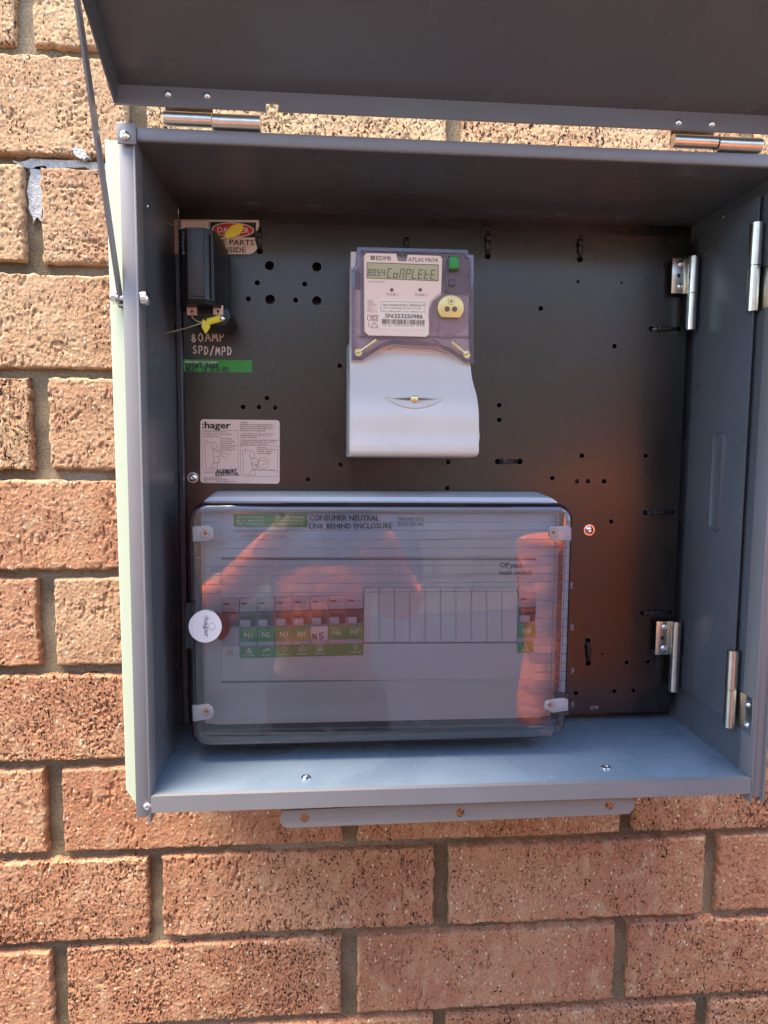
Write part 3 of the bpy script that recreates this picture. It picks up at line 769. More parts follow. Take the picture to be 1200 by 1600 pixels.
for zt, zm, zb in ((1.6690, 1.6335, 1.5985), (1.3040, 1.2675, 1.2305)):
    h, yl = hinge((.2445, -.0375), 'x', zt, zm, zb, .0052, True, x_leaf=.0198)
    for zz in (zt - .0065, zm + .0075):
        s_ = MB(); screw_head(s_, (.2335, yl, zz), (0, -1, 0), .0030, .0016); s_.build('rivet', 'steel', h)
    s_ = MB(); s_.box(.2300, .2330, yl - .0003, yl + .0005, (zt + zm) / 2 - .0018, (zt + zm) / 2 + .0018); s_.build('square_hole', 'dark', h)
for zt, zm, zb in ((1.6725, 1.6370, 1.5990), (1.3000, 1.2645, 1.2290)):
    h, yl = hinge((.2512, -.1265), 'y', zt, zm, zb, .0052, False)
    for zz in (zm - .0085, zb + .0085):
        s_ = MB(); screw_head(s_, (XPAN + .0040, -.1435, zz), (-1, 0, 0), .0030, .0018); s_.build('rivet', 'steel', h)

# ------------------------------------------------------------------ cable ties through the plate
def tie(a, b, label):
    ax, az = at(*a, YP); bx, bz = at(*b, YP)
    o = thing('cable_tie', label, 'cable tie', ((ax + bx) / 2, YP, (az + bz) / 2), 'black cable ties looped through the mounting plate')
    mb = MB(); P = []
    for i in range(11):
        t = i / 10; e = math.sin(math.pi * t) ** .5
        P.append((ax + (bx - ax) * t, YP + .006 - .0092 * e, az + (bz - az) * t))
    mb.tube(P, .0021, 6, .45); mb.build('strap', 'tie', o)
    mb = MB(); c = Vector((ax + (bx - ax) * .27, YP - .0034, az + (bz - az) * .27)); mb.box(c.x - .0024, c.x + .0024, c.y - .0016, c.y + .0016, c.z - .0026, c.z + .0026, .0006); mb.build('tie_head', 'tie', o)
for (a_, b_), lab in zip(TIES, ('upright cable tie at the top of the plate, nearest the copper coloured hinge', 'upright cable tie at the top of the plate just right of the grey meter',
        'level cable tie on the plate just below the upper right hinge', 'level cable tie on the plate halfway between the two right hinges', 'level cable tie on the plate just above the lower right hinge',
        'upright cable tie low on the plate beside the smoky cover', 'level cable tie on the plate below the right corner of the meter', 'upright cable tie over the right edge of the danger sign', 'small cable tie peeking out above the meter top')):
    tie(a_, b_, lab)

# ------------------------------------------------------------------ stickers on the plate
def sticker_thing(name, label, cat, pts_px, mat, rad=0, yoff=.0004):
    pts = quadpts(pts_px, YP - yoff); cx = sum(p[0] for p in pts) / len(pts); cz = min(p[1] for p in pts)
    o = thing(name, label, cat, (cx, YP, cz)); b = MB(); b.prism(pts, YP - yoff, YP - .00003); return o, b
def rpx(x0, y0, x1, y1, r, sk=0):
    """rounded pixel rectangle"""
    out = []
    for cx, cy, a0 in ((x1 - r, y0 + r, 0), (x0 + r, y0 + r, 90), (x0 + r, y1 - r, 180), (x1 - r, y1 - r, 270)):
        for i in range(4):
            a = R(a0 + 30 * i); out.append((cx + r * math.cos(a), cy - r * math.sin(a) + sk * (cx - x0) / (x1 - x0)))
    return out
ys = YP - .0006
dsn, b = sticker_thing('danger_sign', 'red, black and white danger sign half hidden by the black fuse holder', 'sign', [(270, 343), (404, 344), (405, 352), (398, 374), (402, 388), (397, 394), (391, 397), (271, 397)], 'signwhite')
b.build('sign_sheet', 'signwhite', dsn, smooth=False)
b = MB()
fr = [(272.5, 345), (326, 345), (326, 395), (272.5, 395), (272.5, 345)]
b.ribbon([[at(px, py, ys) for px, py in fr]], .0005, ys); b.build('border_line', 'redink', dsn, smooth=False)
b = MB(); b.prism(quadpts([(328, 346.5), (400, 347.5), (400, 371), (328, 370)], YP - .0006), ys, ys + .00015); b.build('black_field', 'ink', dsn, smooth=False)
b = MB(); x, z = at(364, 359, ys - .0003); b.prism([(x + .0198 * math.cos(R(a)), z + .0067 * math.sin(R(a))) for a in range(0, 360, 12)], ys - .00022, ys - .00005); b.build('white_oval', 'white', dsn, smooth=False)
b = MB(); b.prism([(x + .0188 * math.cos(R(a)), z + .0059 * math.sin(R(a))) for a in range(0, 360, 12)], ys - .0004, ys - .00025); b.build('red_oval', 'red', dsn, smooth=False)
b = MB(); text_px(b, 'DANGER', (340, 363), (389, 364), 8.5, ys - .0006, bold=.012); b.build('lettering', 'white', dsn, smooth=False)
b = MB(); text_px(b, 'LIVE PARTS', (329, 382), (397, 383.5), 8.5, ys, bold=.012); text_px(b, 'INSIDE', (345, 394), (384, 394.5), 8, ys, bold=.012); b.build('lettering', 'ink', dsn, smooth=False)

gl_, b = sticker_thing('earth_label', 'green label strip with black handwriting below the fuse holder', 'label', [(287, 561.5), (394, 563), (394, 582), (287, 580.5)], 'labelgreen')
b.build('label_strip', 'labelgreen', gl_, smooth=False)
b = MB(); text_px(b, 'MAIN EARTH LOCATION', (290, 568), (340, 568.7), 4, ys, bold=.01); b.build('lettering', 'white', gl_, smooth=False)
b = MB(); hand(b, 'FRONT DOOR', (290, 574), (343, 574.5), 6.6, .0009, ys - .0001, 3); hand(b, 'NEXT TO STAIRS', (290, 580), (358, 580.5), 6.2, .0009, ys - .0001, 5); b.build('handwriting', 'ink', gl_, smooth=False)

st, b = sticker_thing('instruction_sticker', 'pale pink printed instruction sticker above the smoky distribution board', 'sticker', rpx(313, 655, 437, 754.5, 5, 1.5), 'sticker')
b.build('sticker_sheet', 'sticker', st, smooth=False)
b = MB(); text_px(b, ':hager', (316, 669), (360, 669.5), 10.5, ys, bold=.03); b.build('logo', 'ink', st, smooth=False)
b = MB()
def Z(u, v): return 305 + u / 1200 * 140, 650 + v / 943 * 110        # coordinates of the enlarged crop
for s, u0, v0, u1 in (('Customer User Instructions', 110, 217, 420), ('For safety switch / circuit breaker', 110, 250, 485), ('combination devices', 110, 281, 350),
        ('Test the safety', 332, 312, 495), ('switch periodically', 332, 345, 530), ('(approximately', 332, 373, 495), ('every three months)', 332, 402, 555), ('by pressing "Test"', 332, 432, 520), ('button marked "T"', 332, 462, 545),
        ('Tripping', 600, 92, 695), ('If tripping occurs, unplug all appliances.', 600, 122, 1045), ('Reset switch, individually plug in each', 600, 150, 1030), ('appliance until the safety switch trips to', 600, 175, 1050), ('determine the faulty appliance.', 600, 203, 945),
        ('1. If the safety switch does not trip with', 604, 243, 1050), ('individual appliances, then the circuit', 604, 268, 1015), ('may be overloaded.', 604, 293, 830), ('2. If the safety switch trips with no appliances', 606, 332, 1110), ('connected, the installation wiring may be', 606, 357, 1075), ('damaged. Consult an electrician.', 606, 383, 970),
        ('Yellow flag', 828, 430, 945), ('if there is a fault current', 822, 455, 1080), ('(thermal, magnetic', 828, 482, 1035), ('or earth leakage)', 828, 508, 1015), ('Fault current indicator', 840, 732, 1080), ('Installed by', 110, 758, 255), ('Hager Electro Pty Ltd', 108, 835, 350), ('Customer assistance, Australia', 108, 858, 450), ('Tel.             www.hager.com.au', 112, 882, 540)):
    text_px(b, s, Z(u0, v0), Z(u1, v0 + 2), 2.0 if v0 > 800 else 2.2, ys, bold=.008)
b.build('lettering', 'brownink', st, smooth=False)
b = MB()
Q = lambda pts: [at(*Z(u, v), ys) for u, v in pts]
b.ribbon([Q([(95, 190), (575, 195), (575, 715), (100, 715), (95, 190)]), Q([(605, 395), (1100, 400), (1100, 812), (612, 805), (605, 395)])], .00022, ys)
for dx, dy in ((0, 0), (510, 115)):
    for ln in ([(125, 345), (140, 680), (220, 695), (225, 640), (295, 630), (295, 690), (225, 695)], [(125, 345), (190, 350), (240, 350), (285, 375), (290, 420), (250, 460), (215, 430), (230, 370)], [(245, 440), (245, 540), (255, 625), (325, 625), (322, 545), (250, 540)], [(160, 310), (160, 345)], [(320, 545), (350, 490), (300, 455), (260, 455)], [(150, 500), (152, 515)], [(180, 520), (186, 535)], [(160, 370), (170, 382)]):
        b.ribbon([Q([(u + dx, v + dy * (1 if v < 600 else .85)) for u, v in ln])], .00028, ys - .00002)
b.ribbon([Q([(345, 500), (400, 495), (450, 520), (465, 520)]), Q([(350, 525), (400, 560), (435, 570)]), Q([(285, 470), (325, 495)])], .0003, ys - .00004)
b.ribbon([Q([(912 + 78 * math.cos(R(a)), 630 + 76 * math.sin(R(a))) for a in range(0, 361, 20)]), Q([(860, 600), (950, 595), (955, 640), (900, 650), (870, 680)]), Q([(760, 660), (835, 650)]), Q([(735, 640), (800, 620), (820, 700), (750, 710)])], .00025, ys - .00006)
b.build('line_drawing', 'brownink', st, smooth=False)
b = MB(); hand(b, 'AURMONT', Z(285, 765), Z(565, 752), 4.6, .0008, ys - .0001, 2); hand(b, 'ELECTRICAL', Z(275, 800), Z(600, 792), 4.4, .0008, ys - .0002, 8); b.build('handwriting', 'ink', st, smooth=False)

# ------------------------------------------------------------------ black fuse holder and its seals
fx0, fx1 = -.2345, -.2140
fuse = thing('fuse_holder', 'black service fuse holder mounted over the left half of the danger sign', 'fuse holder', (-.222, YP, 1.590))
def ring_loft(mb, sections):
    """stack of outlines with equal vertex counts, lofted and capped"""
    n = len(sections[0]); vs = [p for s in sections for p in s]; fs = [tuple(range(n))[::-1], tuple(range((len(sections) - 1) * n, len(sections) * n))]
    for k in range(len(sections) - 1):
        for i in range(n): fs.append((k * n + i, k * n + (i + 1) % n, (k + 1) * n + (i + 1) % n, (k + 1) * n + i))
    mb.add(vs, fs)
yf = -.094
def fsec(z, dx=0.0, fr=0.0):
    return [(-.2440, YP - .004, z), (-.2440, -.072, z), (-.2395, yf + .008 + fr, z), (-.2325, yf + fr, z), (-.2185 - dx * .2, yf + fr, z), (-.2115 - dx * .5, yf + .006 + fr, z), (-.2062 - dx, -.070, z), (-.2066 - dx, YP - .004, z)]
b = MB(); ring_loft(b, [fsec(1.6015, fr=.004), fsec(1.6050), fsec(1.6540), fsec(1.6640, .002), fsec(1.6665, .0045, .008), fsec(1.6690, .007, .030)])
fb = b.build('fuse_carrier', 'bakelite', fuse, angle=25)
b = MB(); b.box(-.2322, -.2188, yf - .0012, yf + .001, 1.6070, 1.6620, .0004); b.build('grip_panel', 'bakelite_top', fuse)
b = MB(); b.box(-.2130, -.2121, yf + .0022, yf + .005, 1.606, 1.660); b.build('moulding_rib', 'bakelite_top', fuse)
b = MB(); b.prism([(-.2265, 1.669), (-.2215, 1.669), (-.2228, 1.6735), (-.2252, 1.6735)], -.062, -.055); b.build('top_lug', 'bakelite', fuse)
b = MB(); b.prism([(-.2400, 1.6020), (-.2020, 1.6020), (-.2000, 1.5945), (-.2050, 1.5870), (-.2320, 1.5870), (-.2400, 1.5960)], -.070, YP - .0005, .0012, 2); b.build('fuse_base', 'bakelite', fuse)
for px in (300, 341):
    x, z = at(px, 486, -.073); tb = sheet_with_holes('seal_tab', [(x - .0042, z - .0035), (x + .0042, z - .0035), (x + .0042, z + .0048), (x - .0042, z + .0048)], [circ(x, z - .0004, .0014, 10)], -.0738, -.0705, 'cream', fuse)
b = MB(); vs, fs = text2d('Oypd')
b.add([(-.2441 - .0002, -.0720 + .004 - .0 * q[1] - .012 + (q[1] / .7) * .0055 + .004, 1.640 + (q[0]) * .0085) for q in vs], fs)
b = MB(); put_text(b, 'Oypd', 0, 0, 0, .0040, .0185)
# the marking runs down the left bevel of the carrier
nb = MB(); p_a, p_b = Vector((-.2395, yf + .008)), Vector((-.2325, yf)); dd = (p_b - p_a).normalized(); nr = Vector((dd.y, -dd.x)) * .0003
nb.add([(p_a.x + dd.x * (.0030 + q[2]) + nr.x, p_a.y + dd.y * (.0030 + q[2]) + nr.y, 1.6615 - q[0]) for q in b.v], b.f); nb.build('lettering', 'faint', fuse, smooth=False)

seal = thing('security_seal', 'yellow plastic wire seal tied through the cream tabs below the fuse holder', 'seal', (*at(327, 506, -.076)[:1], -.078, at(327, 506, -.076)[1]), 'yellow wire seals on the fuse holder')
b = MB()
def w3(pts): return [(*at(px, py, y)[:1], y, at(px, py, y)[1]) for px, py, y in pts]
b.tube(w3([(301, 487, -.075), (300, 496, -.076), (308, 502, -.078), (322, 504, -.079), (338, 497, -.078), (342, 488, -.075)]), .00045, 6)
b.tube(w3([(338, 500, -.079), (318, 504, -.080), (290, 513, -.076), (250, 523, -.068)]), .0006, 6)
b.build('wire_loop', 'wire', seal)
b = MB(); b.prism(quadpts([(317, 499), (329, 504), (328, 513), (321, 522), (315, 511)], -.080), -.0815, -.0795, .0004)
b.tube(w3([(324, 503, -.0805), (346, 497, -.0805)]), .0030, 8, .7); b.build('seal_tag', 'yellow', seal)
b = MB(); x, z = at(348, 498, -.081); b.dome((x, -.0825, z), (0, -1, 0), .0022, .001); b.build('crimp', 'steel', seal)
s2 = thing('security_seal', 'yellow plastic seal tag lying across the word DANGER on the sign', 'seal', (*at(366, 360, -.050)[:1], -.05, at(366, 360, -.05)[1]), 'yellow wire seals on the fuse holder')
b = MB(); b.prism(quadpts([(349, 369), (353, 362), (362, 353), (371, 350), (381, 350), (379, 360), (374, 367), (363, 372), (355, 373)], -.052), -.0532, -.0518, .0003); b.build('seal_tag', 'yellow', s2)
b = MB(); b.tube(w3([(246, 338, -.055), (262, 349, -.06), (285, 358, -.075), (300, 356, -.078)]), .0006, 6); b.tube(w3([(318, 362, -.070), (335, 368, -.062), (352, 367, -.0525)]), .0006, 6); b.build('wire_loop', 'wire', s2)

# ------------------------------------------------------------------ electricity meter
YM0, YM1 = -.074, -.082
mx = lambda px, py, y: at(px, py, y)
mtr = thing('electricity_meter', 'grey electricity meter with lilac window and lit-up green display reading', 'electricity meter', (-.033, YP, 1.4698))
mtr['label'] = 'pale grey electricity meter with lilac clear cover and wavy lower terminal cover'
x0, x1 = -.0945, .0160
b = MB(); b.box(x0 + .001, x1 - .001, YM0, YP - .0005, 1.5520, 1.6515, .0025, 3); b.build('housing', 'meter_white', mtr)
b = MB(); x, z = at(635, 381, -.045); b.cyl((x, -.034, z - .0035), (x, -.030, z - .0035), .0045, n=16); b.build('hanging_lug', 'bakelite', mtr)
# side ears of the housing (paler steps either side)
for q in ([(548, 393), (557, 393), (557, 420), (548, 424)], [(731, 398), (739.5, 398), (739.5, 431), (731, 431)], [(556, 452), (571, 452), (571, 524), (556, 524)], [(690, 466), (732, 466), (732, 525), (685, 525)], [(556, 529), (612, 529), (597, 540), (560, 556)], [(675, 530), (733, 530), (733, 548), (722, 556), (690, 536)]):
    b = MB(); b.prism(quadpts(q, YM0 - .003), YM0 - .003, YM0 + .004, .0006); b.build('raised_face', 'meter_white', mtr)
# clear lilac cover: front sheet plus thick edge band
cov = [(558, 386), (731, 390.5), (732, 398), (740, 398), (740, 568), (726, 567), (701, 549), (680, 541), (613, 537), (597, 542), (566, 563), (549, 563), (549, 420), (556, 416)]
cp = quadpts(cov, YM1)
b = MB(); b.prism(cp, YM1, YM1 + .0012, .0005); b.build('clear_cover', 'lilac', mtr)
b = MB(); n_ = len(cp)
cen = (sum(p[0] for p in cp) / n_, sum(p[1] for p in cp) / n_)
def inset(pts, d):
    out = []
    m_ = len(pts)
    for i in range(m_):
        p, a, c = Vector(pts[i]), Vector(pts[i - 1]), Vector(pts[(i + 1) % m_])
        e1 = (p - a).normalized(); e2 = (c - p).normalized()
        n1 = Vector((-e1.y, e1.x)); n2 = Vector((-e2.y, e2.x)); nn_ = (n1 + n2)
        nn_ = nn_.normalized() / max(.5, nn_.normalized().dot(n1)) if nn_.length > 1e-6 else n1
        out.append(tuple(p + nn_ * d))
    return out
def area(pts): return sum(pts[i - 1][0] * pts[i][1] - pts[i][0] * pts[i - 1][1] for i in range(len(pts)))
sgn_ = 1 if area(cp) > 0 else -1
inn = inset(cp, sgn_ * .0030)
b.add([(x, YM1 - .0002, z) for x, z in cp] + [(x, YM1 - .0008, z) for x, z in inn] + [(x, YM1 + .0305, z) for x, z in inset(cp, -sgn_ * .0004)],
      [(i, (i + 1) % n_, n_ + (i + 1) % n_, n_ + i) for i in range(n_)] + [(i, 2 * n_ + i, 2 * n_ + (i + 1) % n_, (i + 1) % n_) for i in range(n_)])
b.build('cover_edge', 'lilac_edge', mtr)
b = MB()
for ln_ in ([(565, 400), (565, 526), (686, 526)], [(563, 527), (739, 528)], [(566, 399), (572, 391), (720, 394)], [(698, 420), (698, 458), (738, 458)], [(607, 547), (616, 541), (678, 545), (700, 553)]):
    b.ribbon([[at(px, py, YM1 - .0005) for px, py in ln_]], .0016, YM1 - .0005)
b.build('cover_ridge', 'lilac_edge', mtr, smooth=False)
for q in ([(690, 396), (731, 398), (738, 420), (738, 458), (698, 458), (690, 450)], [(566, 387.5), (730, 392), (730, 397.5), (566, 394)], [(549, 424), (563, 424), (563, 451), (549, 451)]):
    b = MB(); b.prism(quadpts(q, YM1 + .003), YM1 + .003, YM1 + .0045); b.build('tinted_panel', 'lilac_edge', mtr)
# label plate with the notch for the optical port
yl = YM1 - .0011
lab = rpx(570, 395.5, 690, 525, 4, 0)
lab = [(572, 395.5), (619, 396.5), (622, 408), (635, 409), (637, 398), (688, 400), (691, 404), (689, 461), (676, 471), (671, 484), (670, 522), (666, 526), (576, 524), (569.5, 518), (569, 400)]
b = MB(); b.prism(quadpts(lab, yl), yl, yl + .0005); dial = b.build('dial_label', 'meter_label', mtr, smooth=False)
yt_ = yl - .0002
b = MB(); text_px(b, 'EDMI', (588, 406.5), (610, 407), 6.8, yt_, bold=.012)
b.prism(quadpts([(579, 399.5), (581, 399.5), (581, 406), (579, 406)], yt_), yt_, yt_ + .0001); b.prism(quadpts([(581.6, 399.5), (583.4, 399.5), (583.4, 406), (581.6, 406)], yt_), yt_, yt_ + .0001); b.prism(quadpts([(584, 399.6), (585.8, 399.6), (585.8, 406), (584, 406)], yt_), yt_, yt_ + .0001)
text_px(b, 'ATLAS Mk7A', (638, 408.5), (684.5, 409.5), 6.2, yt_, bold=.008)
text_px(b, 'PULSE 1', (604, 461.5), (622, 462), 3.6, yt_); text_px(b, 'PULSE 2', (649, 462), (667, 462.5), 3.6, yt_)
text_px(b, '01 02 03 04 05', (575, 441), (601, 441.4), 2.2, yt_)
for k, s in enumerate(('240V', '50Hz', 'Wh/imp', '10(100) A', 'Class 1', 'IP51 C1')): text_px(b, s, (574, 470.5 + 3.4 * k), (582 + (k % 3) * 3, 470.6 + 3.4 * k), 2.0, yt_)
LZ = lambda u, v: (560 + u / 7.5, 380 + v / 7.5)
for ln_ in ([(105, 850), (125, 840), (145, 850), (150, 890), (130, 912), (108, 900), (105, 850)], [(162, 845), (225, 845), (225, 908), (162, 908), (162, 845)], [(178, 860), (210, 860), (210, 893), (178, 893), (178, 860)], [(185, 925), (230, 992), (145, 990), (185, 925)], [(122, 935), (122, 985)]):
    b.ribbon([[at(*LZ(u, v), yt_) for u, v in ln_]], .0004, yt_ - .00003)
b.build('lettering', 'brownink', dial, smooth=False)
for px in (612, 656.5):
    b = MB(); x, z = at(px, 453, yl); b.cyl((x, yl, z), (x, yl - .0006, z), .0016, n=14); b.build('pulse_lamp', 'brownink', dial)
stq = quadpts([LZ(238, 645), LZ(820, 665), LZ(812, 1012), LZ(232, 998)], yl - .0003)
b = MB(); b.prism(stq, yl - .0003, yl + .0002); ser = b.build('serial_label', 'sticker_pale', mtr, smooth=False)
ysn = yl - .0005
b = MB(); text_px(b, '7A13-A344-29-J211-7D02-6110', LZ(285, 735), LZ(775, 742), 3.4, ysn, bold=.008); text_px(b, '240V 10-100A 50Hz 3x1 30V Cl.1 kWh', LZ(285, 765), LZ(735, 775), 2.2, ysn); text_px(b, 'Pulse: 1000imp/kWh    Pulse: 1000imp/kvarh', LZ(275, 803), LZ(770, 812), 2.0, ysn)
text_px(b, 'MAY 2021   MADE IN MALAYSIA   APR 2026', LZ(285, 968), LZ(775, 978), 2.0, ysn)
b.ribbon([[at(*LZ(u, v), ysn) for u, v in [(265, 682), (785, 692), (780, 830)]], [at(*LZ(u, v), ysn) for u, v in [(265, 682), (262, 805)]]], .00025, ysn)
b.build('small_print', 'brownink', mtr, smooth=False)
b = MB(); text_px(b, 'SN:253250986', LZ(315, 872), LZ(752, 884), 6.4, ysn, bold=.012); b.build('serial_number', 'ink', mtr, smooth=False)
b = MB(); br_ = random.Random(12); u = 275
while u < 770:
    wd = br_.choice((4, 4, 8, 12)); f_ = (u - 275) / 500
    b.add([(*at(*LZ(uu, vv), ysn)[:1], ysn, at(*LZ(uu, vv), ysn)[1]) for uu, vv in ((u, 888 + 12 * f_), (u + wd, 888 + 12 * f_), (u + wd, 945 + 12 * f_), (u, 945 + 12 * f_))], [(0, 1, 2, 3)])
    u += wd + br_.choice((4, 5, 9))
b.build('barcode', 'brownink', mtr, smooth=False)
# display: recessed frame, glass, segments
yd = yl - .0002
b = MB(); b.prism(quadpts([LZ(98, 222), LZ(940, 250), LZ(938, 446), LZ(96, 412)], yd), yd, yd + .0003); b.build('display_frame', 'brownink', mtr, smooth=False)
b = MB(); b.prism(quadpts([LZ(106, 232), LZ(930, 260), LZ(928, 438), LZ(104, 406)], yd - .0003), yd - .0003, yd - .0001); lcd = b.build('display', 'lcd', mtr, smooth=False)
b = MB(); hand(b, '8054', LZ(112, 374), LZ(325, 384), 9.2, .0006, yd - .0005, 1, SEG, .12, 0, .55); hand(b, 'CoMPLEtE', LZ(338, 402), LZ(915, 422), 14.0, .0007, yd - .0005, 1, SEG, .14, 0, .56); b.build('segments', 'lcdink', lcd, smooth=False)
# green button, small lamp, optical port
b = MB(); x, z = at(708.5, 412, YM1); b.box(x - .0056, x + .0056, YM1 - .0012, YM1, z - .0068, z + .0066, .0006); b.build('button_collar', 'lilac_edge', mtr)
b = MB(); b.box(x - .0044, x + .0044, YM1 - .0050, YM1 - .001, z - .0058, z + .0058, .0016, 3); b.build('reset_button', 'green', mtr)
b = MB(); x, z = at(706.5, 442, YM1); b.dome((x, YM1 - .0002, z), (0, -1, 0), .0036, .0022); b.build('clear_boss', 'lilac_edge', mtr)
x, z = at(704.5, 481, YM1 - .004)
pts = [(x + .0118 * math.cos(R(a)), z + .0112 * math.sin(R(a))) for a in range(-48, 229, 12)]
b = MB(); b.prism(circ(x - .001, z - .004, .0195, 36), YM1 - .0013, YM1 - .0003, .0005); b.build('port_ring', 'lilac', mtr)
b = MB(); b.prism(pts, YM1 - .0045, YM1 - .001, .0006, 2); prt = b.build('optical_port', 'port', mtr)
for dx in (-.0034, .0033):
    b = MB(); b.cyl((x + dx, YM1 - .0040, z - .0012), (x + dx, YM1 - .0048, z - .0012), .0024, n=16); b.build('sensor_eye', 'brownink', prt)
b = MB(); b.cyl((x + .0001, YM1 - .0044, z + .0056), (x + .0001, YM1 - .0052, z + .0056), .0026, n=16); b.build('port_screw', 'brass', prt)
b = MB(); yq = YM1 - .0054; b.ribbon([[(x - .0012, z + .0056), (x + .0014, z + .0056)], [(x + .0001, z + .0043), (x + .0001, z + .0069)]], .0008, yq); b.ribbon([[(x + .0001 + .0027 * math.cos(R(a)), z + .0056 + .0027 * math.sin(R(a))) for a in range(0, 361, 24)]], .0004, YM1 - .0047); b.build('screw_cross', 'brownink', prt, smooth=False)
# seal screws with their long shanks
for (ax, ay), (bx, by) in (((560, 551), (588, 531)), ((729, 554), (706, 535))):
    xa, za = at(ax, ay, YM1 - .003); xb, zb = at(bx, by, YM1 - .005)
    b = MB(); b.cyl((xa, YM1 - .0005, za), (xa, YM1 - .0042, za), .0033, n=16)
    b.cyl((xa, YM1 - .0035, za), (xa + (xb - xa) * .5, YM1 - .0045, za + (zb - za) * .5), .0008, n=8); b.cyl((xa + (xb - xa) * .42, YM1 - .0042, za + (zb - za) * .42), (xb, YM1 - .0050, zb), .0017, n=12)
    b.build('seal_screw', 'brass', mtr)
    b = MB(); b.ribbon([[(xa - .0028, za - .0012), (xa + .0028, za + .0012)]], .0008, YM1 - .0044); b.build('screw_slot', 'brownink', mtr, smooth=False)
# wavy terminal cover
prof = [(-.0700, 1.5760), (-.0745, 1.5640), (-.0775, 1.5560), (-.0800, 1.5500), (-.0835, 1.5430), (-.0885, 1.5350), (-.0945, 1.5270), (-.0990, 1.5190), (-.1015, 1.5100), (-.1020, 1.5020), (-.1012, 1.4950), (-.1015, 1.4890), (-.1030, 1.4835), (-.1036, 1.4770), (-.1018, 1.4736), (-.0972, 1.4720), (YP - .0005, 1.4698), (YP - .0005, 1.5760)]
bm = bmesh.new()
xl0, xr0 = at(548, 640, -.102)[0], at(748, 640, -.102)[0]
rows = []
for (y, z) in prof:
    # outline widens a touch towards the back and where the cover bulges
    bul = max(0, min(1, (-.082 - y) / .02)); back = 1 if y > -.05 else 0
    xl = -.0938 - .0006 * bul - .002 * back; xr = .0163 + .0042 * bul + .0030 * back * (1 if z < 1.5 else 0)
    rows.append((xl, xr, y, z))
va = [bm.verts.new((r_[0], r_[2], r_[3])) for r_ in rows]; vb = [bm.verts.new((r_[1], r_[2], r_[3])) for r_ in rows]
k_ = len(rows); caps = [bm.faces.new(va), bm.faces.new(vb[::-1])]
for i in range(k_): bm.faces.new((va[i], vb[i], vb[(i + 1) % k_], va[(i + 1) % k_]))
ed = [e for f_ in caps for e in f_.edges if max(q.co.y for q in e.verts) < -.06]
bmesh.ops.bevel(bm, geom=ed, offset=.0016, segments=3, affect='EDGES', profile=.5)
bmesh.ops.recalc_face_normals(bm, faces=bm.faces[:])
b = MB(); b.frombm(bm); tc = b.build('terminal_cover', 'meter_cap', mtr, angle=50)
# eye-shaped thumb recess with the brass screw
x, z = at(648, 624, -.1017)
eye = [(x - .0275 + .055 * t, z + .0022 - .0002) for t in [i / 12 for i in range(13)]] + [(x + .0275 - .055 * t, z + .0022 - .0105 * math.sin(math.pi * t) ** .8) for t in [i / 12 for i in range(1, 12)]]
b = MB(); n_ = len(eye); cx_, cz_ = x, z - .002
def cover_y(zz):
    P_ = sorted([(q[1], q[0]) for q in prof[:16]])
    return float(np.interp(zz, [q[0] for q in P_], [q[1] for q in P_]))
b.add([(px, cover_y(pz) - .0003, pz) for px, pz in eye] + [(cx_ + (px - cx_) * .93, cover_y(pz) - .0012, cz_ + (pz - cz_) * .84) for px, pz in eye] + [(cx_ + (px - cx_) * .82, cover_y(pz) + .0002 - .0005, cz_ + (pz - cz_) * .6) for px, pz in eye],
      [(i, (i + 1) % n_, n_ + (i + 1) % n_, n_ + i) for i in range(n_)] + [(n_ + i, n_ + (i + 1) % n_, 2 * n_ + (i + 1) % n_, 2 * n_ + i) for i in range(n_)] + [tuple(range(2 * n_, 3 * n_))])
b.build('thumb_recess', 'meter_cap', tc, angle=60)
b = MB(); ye = cover_y(z) - .0014; b.prism([(x - .019, z + .0006), (x, z + .0018), (x + .019, z + .0006), (x, z - .0004)], ye, ye + .0004); b.build('recess_gap', 'brownink', tc, smooth=False)
b = MB(); b.cyl((x, ye + .001, z + .0004), (x, ye - .0016, z + .0004), .0034, n=18); b.dome((x, ye - .0016, z + .0004), (0, -1, 0), .0030, .0008); b.build('cover_screw', 'brass', tc)

# ------------------------------------------------------------------ distribution board under its smoky cover
YC, YI, YBR = -.100, -.070, -.082           # cover front, inner panel, breaker noses
db = thing('distribution_board', 'switchboard enclosure with smoky clear ribbed cover in the lower part of the box', 'switchboard', (-.062, YP, 1.2080))
cx0, cx1, cz0, cz1 = -.2362, .1098, 1.2090, 1.4300
b = MB()
secs = []
for (y, i_) in ((YP - .0006, .0), (-.060, .0012), (-.076, .0020)):
    secs.append([(x, y, z) for x, z in rrect(-.2300 + i_, .1065 - i_, 1.2190 + i_, 1.4365 - i_ * 1.2, .012, 4)])
ring_loft(b, secs); b.build('base_box', 'board', db)
# front panel behind the cover: framed trays
ip = MB()
ip.box(cx0 + .0095, cx1 - .009, -.0775, -.0755, cz0 + .0135, cz1 - .006, .0008)
inner = ip.build('front_panel', 'inner', db)
yi = -.0778
def strip(name, q, y, depth, mat, parent, bev=.0004):
    b = MB(); b.prism(quadpts(q, y), y, y + depth, bev); return b.build(name, mat, parent)
strip('raised_tray', [(346, 876), (838, 876), (838, 1062), (346, 1064)], yi - .0012, .0012, 'inner', inner)
strip('tray_groove', [(346, 871.5), (838, 872), (838, 875), (346, 874.5)], yi - .0003, .0003, 'greyprint', inner, 0)
strip('tray_groove', [(346, 1065), (838, 1057), (838, 1059.5), (346, 1067.5)], yi - .0003, .0003, 'greyprint', inner, 0)
strip('panel_step', [(315, 1139.5), (868, 1131), (868, 1133), (315, 1142)], yi - .0003, .0003, 'greyprint', inner, 0)
